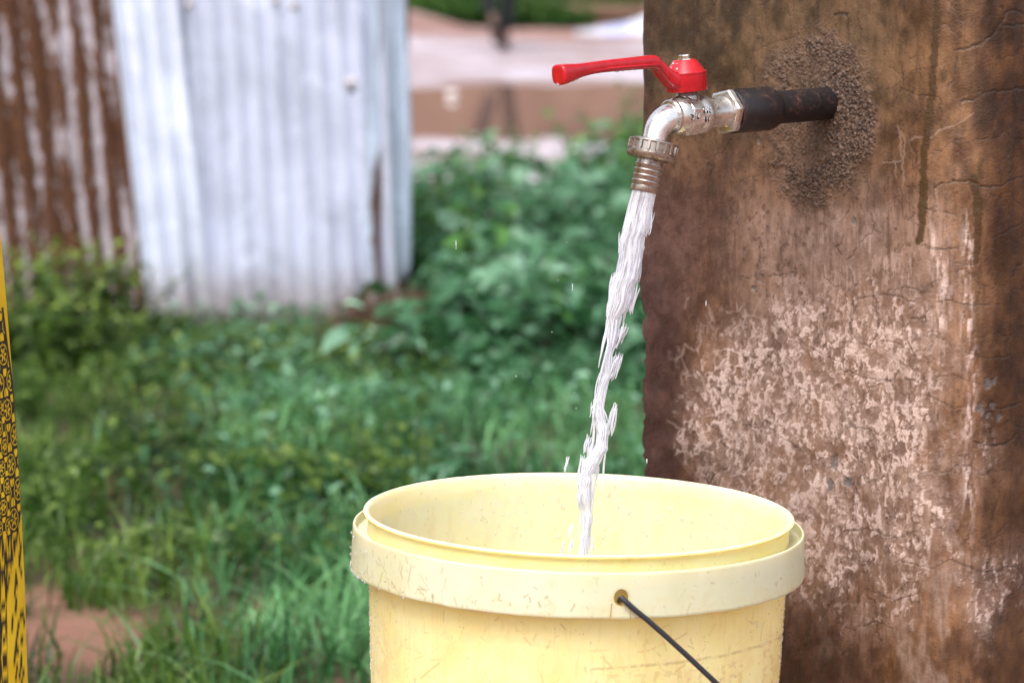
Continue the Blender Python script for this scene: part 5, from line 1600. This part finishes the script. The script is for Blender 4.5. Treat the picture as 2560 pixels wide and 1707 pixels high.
tag(lump('earth_heap', (-0.66, 20.9, 0.0), (0.30, 0.4, 0.11), 'orange_soil', 5, 4, 0.25), 'low heap of orange earth beside the far hedge', 'earth heap')
# logs
lg = tag(obj('log', mesh_data('log', *sweep([(0.05, 21.9, 0.12), (0.6, 21.75, 0.10), (1.4, 21.6, 0.10), (2.6, 21.3, 0.09)], [0.05, 0.06, 0.065, 0.06], 14), True, 60), 'log_wood'), 'long dark log lying behind the crumpled plastic sheet', 'log')
lg2 = tag(obj('log', mesh_data('log', *sweep([(-1.6, 21.6, 0.06), (-1.0, 21.7, 0.08), (-0.56, 21.8, 0.07)], [0.06, 0.065, 0.055], 14), True, 60), 'log_wood'), 'short dark log behind the heap of orange earth', 'log')
# crumpled plastic sheet
nx2, ny2 = 70, 46
X, Y = np.meshgrid(np.linspace(0, 1, nx2), np.linspace(0, 1, ny2))
rdg = np.abs(fbm(X * 7, Y * 6, 17, 4) - 0.5) * 2
ed = np.minimum(np.minimum(X, 1 - X), np.minimum(Y, 1 - Y))
Z = (0.15 * smoothstep(0, 0.42, ed) + 0.08 * rdg * smoothstep(0, 0.1, ed)) * (0.35 + 0.5 * smoothstep(0, 0.6, X)) + 0.012
V = np.stack([(0.40 + X * 1.3 + 0.08 * (fbm(Y * 5, X * 0, 18, 2) - .5)).ravel(), (20.3 + Y * 0.75 + 0.1 * (fbm(X * 6, Y * 0, 19, 2) - .5)).ravel(), Z.ravel()], 1)
i_ = np.arange(nx2 * ny2).reshape(ny2, nx2)
ps = empty('plastic_sheet', (0.95, 20.6, 0.0), 'crumpled white plastic sheet with blue stripes lying in the far yard', 'plastic sheet')
sel = (np.arange(nx2 - 1) // 9) % 3 == 1
for nm, msk, mat in (('white_panel', ~sel, 'white_plastic'), ('blue_stripe', sel, 'blue_plastic')):
    a = i_[:-1, :-1][:, msk].ravel(); b = i_[:-1, 1:][:, msk].ravel(); c = i_[1:, 1:][:, msk].ravel(); d = i_[1:, :-1][:, msk].ravel()
    keep_world(obj(nm, fast_mesh(nm, V, np.stack([a, b, c, d], 1)), mat), ps)
# hedge: separate shrubs in a row
def make_shrub(seed, w, h, n):
    r = np.random.default_rng(seed)
    root = bpy.data.objects.new('hedge_shrub', None); link(root)
    d = r.normal(0, 1, (n, 3)); d /= np.linalg.norm(d, axis=1, keepdims=True)
    rad = r.uniform(0.35, 1.0, n) ** 0.5
    lump_ = 0.7 + 0.6 * fbm(d[:, 0] * 2.5 + seed, d[:, 2] * 2.5 + d[:, 1], seed, 3)
    P = d * (rad * lump_)[:, None] * np.array([[w, w * 0.7, h * 0.55]]) + np.array([[0, 0, h * 0.5]])
    P[:, 2] = np.maximum(P[:, 2], 0.02)
    D = d + r.normal(0, 0.6, (n, 3)); D /= np.linalg.norm(D, axis=1, keepdims=True)
    L = r.uniform(0.05, 0.12, n)
    V, Q = leaves(P, D, L, L * 0.5, r)
    me = fast_mesh('foliage', V, Q)
    fattr(me, 'tint', np.repeat(np.clip(0.1 + 0.5 * P[:, 2] / h + r.normal(0, 0.25, n), 0, 1), 12))
    obj('foliage', me, 'hedge_leaf', root)
    sv, sf = join(*[sweep([(0, 0, -0.05), (0.1 * math.cos(a), 0.1 * math.sin(a), h * 0.3), (0.4 * w * math.cos(a), 0.4 * w * math.sin(a), h * 0.8)], [0.03, 0.02, 0.008], 6) for a in (0.3, 2.2, 4.4)])
    obj('stem', mesh_data('stem', sv, sf), 'log_wood', root)
    return root
sh = [make_shrub(201, 0.75, 0.30, 2600), make_shrub(202, 0.6, 0.26, 2200)]
r3 = np.random.default_rng(9)
us = [False, False]
for i, x in enumerate(np.arange(-4.2, 5.2, 0.72)):
    k = i % 2
    o = sh[k] if not us[k] else copy_tree(sh[k]); us[k] = True
    put(o, x + r3.uniform(-0.15, 0.15), 22.9 + r3.uniform(-0.35, 0.4), r3.uniform(0, 6), r3.uniform(0.85, 1.15), 'low green shrub in the hedge row across the far side of the yard', 'shrub', 'hedge shrubs across the far yard')
for i, x in enumerate((-0.55, -0.15, 0.25)):
    o = copy_tree(sh[1]); put(o, x, 21.55 + 0.15 * i, 1.3 * i, 0.6, 'small green shrub just in front of the hedge row', 'shrub', 'small shrubs before the hedge')
# mud house beyond the hedge
house = empty('mud_house', (1, 27.5, 0), 'brown mud-plastered house beyond the hedge, seen only mirrored in the puddle', 'house')
def box(name, x0, x1, y0, y1, z0, z1, mat, parent, bev=0.01):
    bm = bmesh.new(); bmesh.ops.create_cube(bm, size=1)
    for v in bm.verts: v.co = Vector(((x0 + x1) / 2 + v.co.x * (x1 - x0), (y0 + y1) / 2 + v.co.y * (y1 - y0), (z0 + z1) / 2 + v.co.z * (z1 - z0)))
    bmesh.ops.bevel(bm, geom=bm.edges[:], offset=bev, segments=2, affect='EDGES')
    me = bpy.data.meshes.new(name); bm.to_mesh(me); bm.free()
    return keep_world(obj(name, me, mat), parent)
box('wall', -5, 7, 27, 31, -0.05, 2.5, 'mud_plaster', house, 0.04)
box('plinth', -5.04, 7.04, 26.9, 26.999, -0.05, 0.35, 'mud_brick', house, 0.02)
for x in (-2.2, 2.4):
    d = box('door', x, x + 0.9, 26.94, 26.99, 0.352, 2.1, 'door_wood', house)
for x in (-3.8, 0.2, 4.6):
    box('window', x, x + 0.9, 26.95, 26.99, 1.1, 1.9, 'door_wood', house)
rv = [(-5.4, 26.4, 2.52), (7.4, 26.4, 2.52), (7.4, 29, 3.5), (-5.4, 29, 3.5), (-5.4, 31.6, 2.52), (7.4, 31.6, 2.52)]
rvv = rv + [(a, b, c + 0.05) for a, b, c in rv]
keep_world(obj('roof', mesh_data('roof', rvv, [(0, 3, 2, 1), (3, 4, 5, 2), (6, 7, 8, 9), (9, 8, 11, 10), (0, 1, 7, 6), (4, 10, 11, 5), (0, 6, 9, 3), (3, 9, 10, 4), (1, 2, 8, 7), (2, 5, 11, 8)], False), 'thatch_sheet'), house)

# ================================================================== PEOPLE
def skin_body(name, verts, edges, radii, root, mat, sub=2):
    me = bpy.data.meshes.new(name)
    me.from_pydata([tuple(v) for v in verts], edges, [])
    o = bpy.data.objects.new(name, me); link(o)
    md = o.modifiers.new('skin', 'SKIN'); md.use_smooth_shade = True
    for i, r in enumerate(radii):
        sv = me.skin_vertices[0].data[i]
        sv.radius = (r, r) if not isinstance(r, tuple) else r
        sv.use_root = (i == root)
    ms = o.modifiers.new('sub', 'SUBSURF'); ms.levels = sub; ms.render_levels = sub
    dg = bpy.context.evaluated_depsgraph_get()
    me2 = bpy.data.meshes.new_from_object(o.evaluated_get(dg))
    bpy.data.objects.remove(o); bpy.data.meshes.remove(me)
    me2.name = name
    me2.polygons.foreach_set('use_smooth', [True] * len(me2.polygons))
    return obj(name, me2, mat)
def human(base, H, fac, legs, arms, mat):
    """continuous body. base: ground point, fac: facing direction in plan, legs/arms: joint offsets in body frame (right, forward, up) as fractions of H"""
    f = Vector((math.cos(fac), math.sin(fac), 0)); r = Vector((f.y, -f.x, 0)); up = Vector((0, 0, 1))
    def w(p): return Vector(base) + (r * p[0] + f * p[1] + up * p[2]) * H
    V, E, Rr = [], [], []
    def add(p, rad, par=None):
        V.append(w(p)); Rr.append(rad * H if not isinstance(rad, tuple) else (rad[0] * H, rad[1] * H))
        if par is not None: E.append((par, len(V) - 1))
        return len(V) - 1
    pel = add((0, 0, 0.53), (0.085, 0.068))
    wst = add((0, 0, 0.62), (0.072, 0.055), pel)
    che = add((0, 0.005, 0.73), (0.088, 0.062), wst)
    shd = add((0, 0, 0.80), (0.060, 0.045), che)
    nk = add((0, 0.008, 0.845), 0.030, shd)
    h1 = add((0, 0.018, 0.885), 0.040, nk)
    h2 = add((0, 0.018, 0.930), 0.050, h1)
    h3 = add((0, 0.012, 0.968), 0.040, h2)
    for sgn, lg in zip((-1, 1), legs):
        hip = add((sgn * 0.048, 0, 0.50), 0.055, pel)
        k = add(lg[0], 0.030, hip); mid_ = add(tuple((a * 0.6 + b * 0.4) for a, b in zip(lg[0], lg[1])), 0.020, k); an = add(lg[1], 0.014, mid_); ball = add(lg[2], (0.023, 0.016), an); add(lg[3], (0.018, 0.010), ball)
    for sgn, am in zip((-1, 1), arms):
        sh_ = add((sgn * 0.098, 0, 0.800), 0.032, shd)
        el = add(am[0], 0.024, sh_); wr = add(am[1], 0.015, el); dv = (Vector(am[1]) - Vector(am[0])).normalized()
        palm = add(tuple(Vector(am[1]) + dv * 0.035), (0.022, 0.012), wr)
        for j in range(4):
            o_ = Vector((0, (j - 1.5) * 0.0095, 0))
            k1 = add(tuple(Vector(am[1]) + dv * 0.062 + o_), 0.0052, palm); add(tuple(Vector(am[1]) + dv * (0.088 + 0.006 * (1 - abs(j - 1.3))) + o_ * 1.1), 0.0042, k1)
        t1 = add(tuple(Vector(am[1]) + dv * 0.035 + Vector((0, 0.024, 0))), 0.0056, palm); add(tuple(Vector(am[1]) + dv * 0.060 + Vector((0, 0.030, 0))), 0.0048, t1)
    o = skin_body('body', V, E, Rr, 0, mat)
    return o, w, f, r
def head_bits(w, f, r, H, hair_scale, parent):
    hm = lump('hair', tuple(w((0, 0.004, 0.955))), (0.056 * H * hair_scale, 0.058 * H * hair_scale, 0.050 * H * hair_scale), 'hair_black', 7, 3, 0.06); keep_world(hm, parent)
    for s in (-1, 1):
        e = lump('eye', tuple(w((s * 0.018, 0.062, 0.930))), (0.007 * H,) * 3, 'eye_white', 2, 2, 0.0); keep_world(e, parent)
        ear = lump('ear', tuple(w((s * 0.050, 0.010, 0.925))), (0.008 * H, 0.010 * H, 0.017 * H), 'skin_brown', 2, 2, 0.0); keep_world(ear, parent)
    keep_world(lump('nose', tuple(w((0, 0.070, 0.915))), (0.009 * H, 0.011 * H, 0.014 * H), 'skin_brown', 2, 2, 0.05), parent)
    keep_world(lump('mouth', tuple(w((0, 0.062, 0.893))), (0.016 * H, 0.007 * H, 0.006 * H), 'plain_blouse', 2, 2, 0.05), parent)

# ---- distant walker in black trousers, mid-stride
foot = at_z(1256, 128, 0.0)
walker = empty('person', (foot.x, foot.y, 0), 'distant person walking in black trousers beyond the puddle', 'person')
H = 1.68
fac = R(84)
def rel(u_, v_, y_):
    p = at_y(u_, v_, y_); d = p - Vector((foot.x, foot.y, 0))
    f = Vector((math.cos(fac), math.sin(fac), 0)); r = Vector((f.y, -f.x, 0))
    return (d.dot(r) / H, d.dot(f) / H, d.z / H)
planted = ((0.028, 0.05, 0.275), (0.008, -0.012, 0.040), (0.004, 0.035, 0.016), (0.003, 0.075, 0.010))
swing = ((-0.080, 0.02, 0.275), (-0.016, -0.115, 0.105), (-0.010, -0.110, 0.060), (-0.006, -0.105, 0.030))
arms_ = (((-0.13, -0.03, 0.62), (-0.13, 0.03, 0.49)), ((0.13, 0.05, 0.63), (0.13, 0.14, 0.53)))
bo, w, f, r = human((foot.x, foot.y, 0), H, fac, (swing, planted), arms_, 'skin_brown')
keep_world(bo, walker)
tv, te, tr_ = [w((0, 0, 0.60)), w((0, 0, 0.53))], [(0, 1)], [(0.080 * H, 0.064 * H), (0.093 * H, 0.075 * H)]
for sgn, lg in ((-1, swing), (1, planted)):
    i0 = len(tv); tv.append(w((sgn * 0.048, 0, 0.49))); tr_.append(0.063 * H); te.append((1, i0))
    tv.append(w(lg[0])); tr_.append(0.036 * H); te.append((i0, i0 + 1))
    m_ = tuple((a * 0.5 + b * 0.5) for a, b in zip(lg[0], lg[1])); tv.append(w(m_)); tr_.append(0.029 * H); te.append((i0 + 1, i0 + 2))
    e_ = tuple(a * 0.08 + b * 0.92 for a, b in zip(lg[0], lg[1])); tv.append(w(e_)); tr_.append(0.021 * H); te.append((i0 + 2, i0 + 3))
keep_world(skin_body('trousers', tv, te, tr_, 1, 'black_cloth'), walker)
sv_ = [w((0, 0, 0.56)), w((0, 0, 0.63)), w((0, 0.005, 0.73)), w((0, 0, 0.80))]; se = [(0, 1), (1, 2), (2, 3)]; sr = [(0.094 * H, 0.076 * H), (0.085 * H, 0.066 * H), (0.098 * H, 0.072 * H), (0.062 * H, 0.05 * H)]
for s, am in zip((-1, 1), arms_):
    i0 = len(sv_); sv_.append(w((s * 0.098, 0, 0.802))); sr.append(0.040 * H); se.append((3, i0)); sv_.append(w(am[0])); sr.append(0.032 * H); se.append((i0, i0 + 1))
keep_world(skin_body('shirt', sv_, se, sr, 1, 'grey_shirt'), walker)
for lg in (swing, planted):
    sp = [w(tuple(Vector(lg[1]) + Vector((0, -0.030, -0.022)))), w(tuple(Vector(lg[1]) * 0.5 + Vector(lg[2]) * 0.5)), w(lg[2]), w(lg[3])]
    keep_world(obj('shoe', mesh_data('shoe', *sweep(sp, [0.014 * H, 0.019 * H, 0.019 * H, 0.012 * H], 12, True, 0.75)), 'black_cloth'), walker)
head_bits(w, f, r, H, 1.0, walker)

# ---- bystander whose yellow printed wrap shows at the frame's left edge
wb = Vector((-0.615, 2.40, 0))
woman = empty('person', tuple(wb), 'person in a yellow cotton wrap printed in black, standing close to the bucket', 'person')
H = 1.62
st_legs = (((-0.05, 0.02, 0.275), (-0.05, 0.0, 0.040), (-0.05, 0.05, 0.015), (-0.05, 0.09, 0.010)), ((0.05, 0.02, 0.275), (0.05, 0.0, 0.040), (0.05, 0.05, 0.015), (0.05, 0.09, 0.010)))
st_arms = (((-0.15, 0.02, 0.64), (-0.13, 0.12, 0.56)), ((0.15, 0.02, 0.64), (0.12, 0.12, 0.57)))
bo, w, f, r = human(tuple(wb), H, R(75), st_legs, st_arms, 'skin_brown')
keep_world(bo, woman)
head_bits(w, f, r, H, 1.02, woman)
sv_ = [w((0, 0, 0.60)), w((0, 0.005, 0.73)), w((0, 0, 0.80))]; se = [(0, 1), (1, 2)]; sr = [(0.090 * H, 0.075 * H), (0.098 * H, 0.078 * H), (0.062 * H, 0.05 * H)]
for s, am in zip((-1, 1), st_arms):
    i0 = len(sv_); sv_.append(w((s * 0.098, 0, 0.802))); sr.append(0.040 * H); se.append((2, i0)); sv_.append(w(am[0])); sr.append(0.033 * H); se.append((i0, i0 + 1))
keep_world(skin_body('blouse', sv_, se, sr, 1, 'plain_blouse'), woman)
# the wrap
zs = np.concatenate([np.linspace(0.16, 0.42, 40, endpoint=False), np.linspace(0.42, 0.86, 460, endpoint=False), np.linspace(0.86, 1.05, 30)])
th = np.concatenate([np.linspace(-0.95, 0.25, 300, endpoint=False), np.linspace(0.25, 2 * np.pi - 0.95, 150, endpoint=False)])
nth, nzr = len(th), len(zs)
T, ZC = np.meshgrid(th, zs)
edge_v = np.array([560, 600, 760, 1000, 1200, 1450, 1707], float); edge_u = np.array([-4, 0, 14, 33, 46, 58, 66], float)
ez = np.array([at_y(a, b, 2.40).z for a, b in zip(edge_u, edge_v)]); ex = np.array([at_y(a, b, 2.40).x - wb.x for a, b in zip(edge_u, edge_v)])
o_ = np.argsort(ez); rad = np.interp(ZC, np.concatenate([[0.16], ez[o_], [0.92, 1.05]]), np.concatenate([[ex.max() + 0.012], ex[o_], [0.190, 0.150]]))
fold = 0.010 * (1.06 - ZC) * np.sin(T * 9 + 1.5 * np.sin(T * 2 + ZC * 2)) + 0.006 * (fbm(T * 4, ZC * 3, 47, 3) - 0.5)
side_w = np.exp(-((np.angle(np.exp(1j * T))) / 0.5) ** 2)
Rr = rad + fold * (1 - 0.85 * side_w)
Rr = Rr * (1 - 0.18 * np.abs(np.sin(T)))
V = np.stack([(wb.x + Rr * np.cos(T)).ravel(), (wb.y + Rr * np.sin(T)).ravel(), ZC.ravel()], 1)
i_ = np.arange(nth * nzr).reshape(nzr, nth); n_ = np.roll(i_, -1, 1)
Q = np.stack([i_[:-1].ravel(), n_[:-1].ravel(), n_[1:].ravel(), i_[1:].ravel()], 1)
me = fast_mesh('wrap', V, Q)
uu, vv = project(V)
T_ = np.angle(np.exp(1j * T)).ravel()
vattr(me, 'st', np.stack([T_ * 0.235, V[:, 2], np.zeros(len(V))], 1))
# printed band: an ogival medallion covering the middle, flower border at its rim
dmed = uu - np.interp(vv, [700, 780, 900, 1000, 1150, 1280, 1345, 1420, 1500, 1620, 1707], [-90, 4, 22, 34, 46, 52, 44, 28, 16, 18, 20])
band = smoothstep(2.5, -1.0, dmed)
fineb = smoothstep(-24, -28, dmed)
def z6(pts): return [(x * 0.355, 1150 + y * 0.355) for x, y in pts]
ink = [z6([(140, 560), (150, 640), (132, 700), (140, 760), (160, 820)]), z6([(75, 780), (112, 800), (120, 860), (95, 900), (115, 970), (112, 1050), (90, 1090), (85, 1200)]),
       z6([(178, 1030), (150, 1085), (132, 1150), (122, 1230), (110, 1320), (100, 1440)]), z6([(190, 1235), (160, 1250), (140, 1300), (120, 1350), (103, 1400)]), z6([(165, 1060), (150, 1120), (175, 1140)]),
       z6([(150, 1385), (155, 1410)]), z6([(120, 1460), (126, 1490)]), z6([(168, 1475), (164, 1505)]), z6([(150, 1440), (140, 1500), (132, 1560)]), z6([(112, 1520), (116, 1545)]), z6([(160, 1535), (152, 1560)]), [(6, 770), (16, 850), (27, 930), (37, 1010), (46, 1100), (52, 1200), (57, 1280)]]
inkl = smoothstep(3.6, 1.6, poly_dist(uu, vv, ink)) * (np.sin(T.ravel()) < 0.3)
arc = T_ * 0.235
def motif(cw, off, seed):
    """rows of ringed six-petalled flowers with leaf shapes between them"""
    row = np.floor(V[:, 2] / cw); ax_ = arc / cw + 0.5 * (row % 2) + off
    fx = (ax_ - np.floor(ax_) - 0.5) * cw; fz = (V[:, 2] / cw - row - 0.5) * cw
    rr_ = np.hypot(fx, fz) / cw; ph_ = np.arctan2(fz, fx)
    petal = smoothstep(0.03, -0.01, rr_ - 0.26 * (0.62 + 0.38 * np.cos(6 * ph_)))
    ring = smoothstep(0.03, 0.015, np.abs(rr_ - 0.36))
    eye_ = smoothstep(0.075, 0.05, rr_)
    lf = smoothstep(0.04, 0.0, np.hypot((np.abs(fx) / cw - 0.45) * 2.2, (np.abs(fz) / cw - 0.45)) - 0.22)
    return np.clip(1 - np.maximum(np.maximum(petal, ring), lf) + eye_, 0, 1)
floral = motif(0.021, 0.2, 1)
small = motif(0.0150, 0.0, 2)
border = smoothstep(1.2, 0.2, np.abs(np.abs(dmed + 9) - 9))
ink_all = np.maximum(band * (floral * (1 - fineb) + small * fineb), np.maximum(inkl, border * 0.9))
fattr(me, 'ink', np.clip(ink_all, 0, 1))
wr = obj('wrap', me, 'printed_cotton')
sol = wr.modifiers.new('thick', 'SOLIDIFY'); sol.thickness = 0.0012
keep_world(wr, woman)
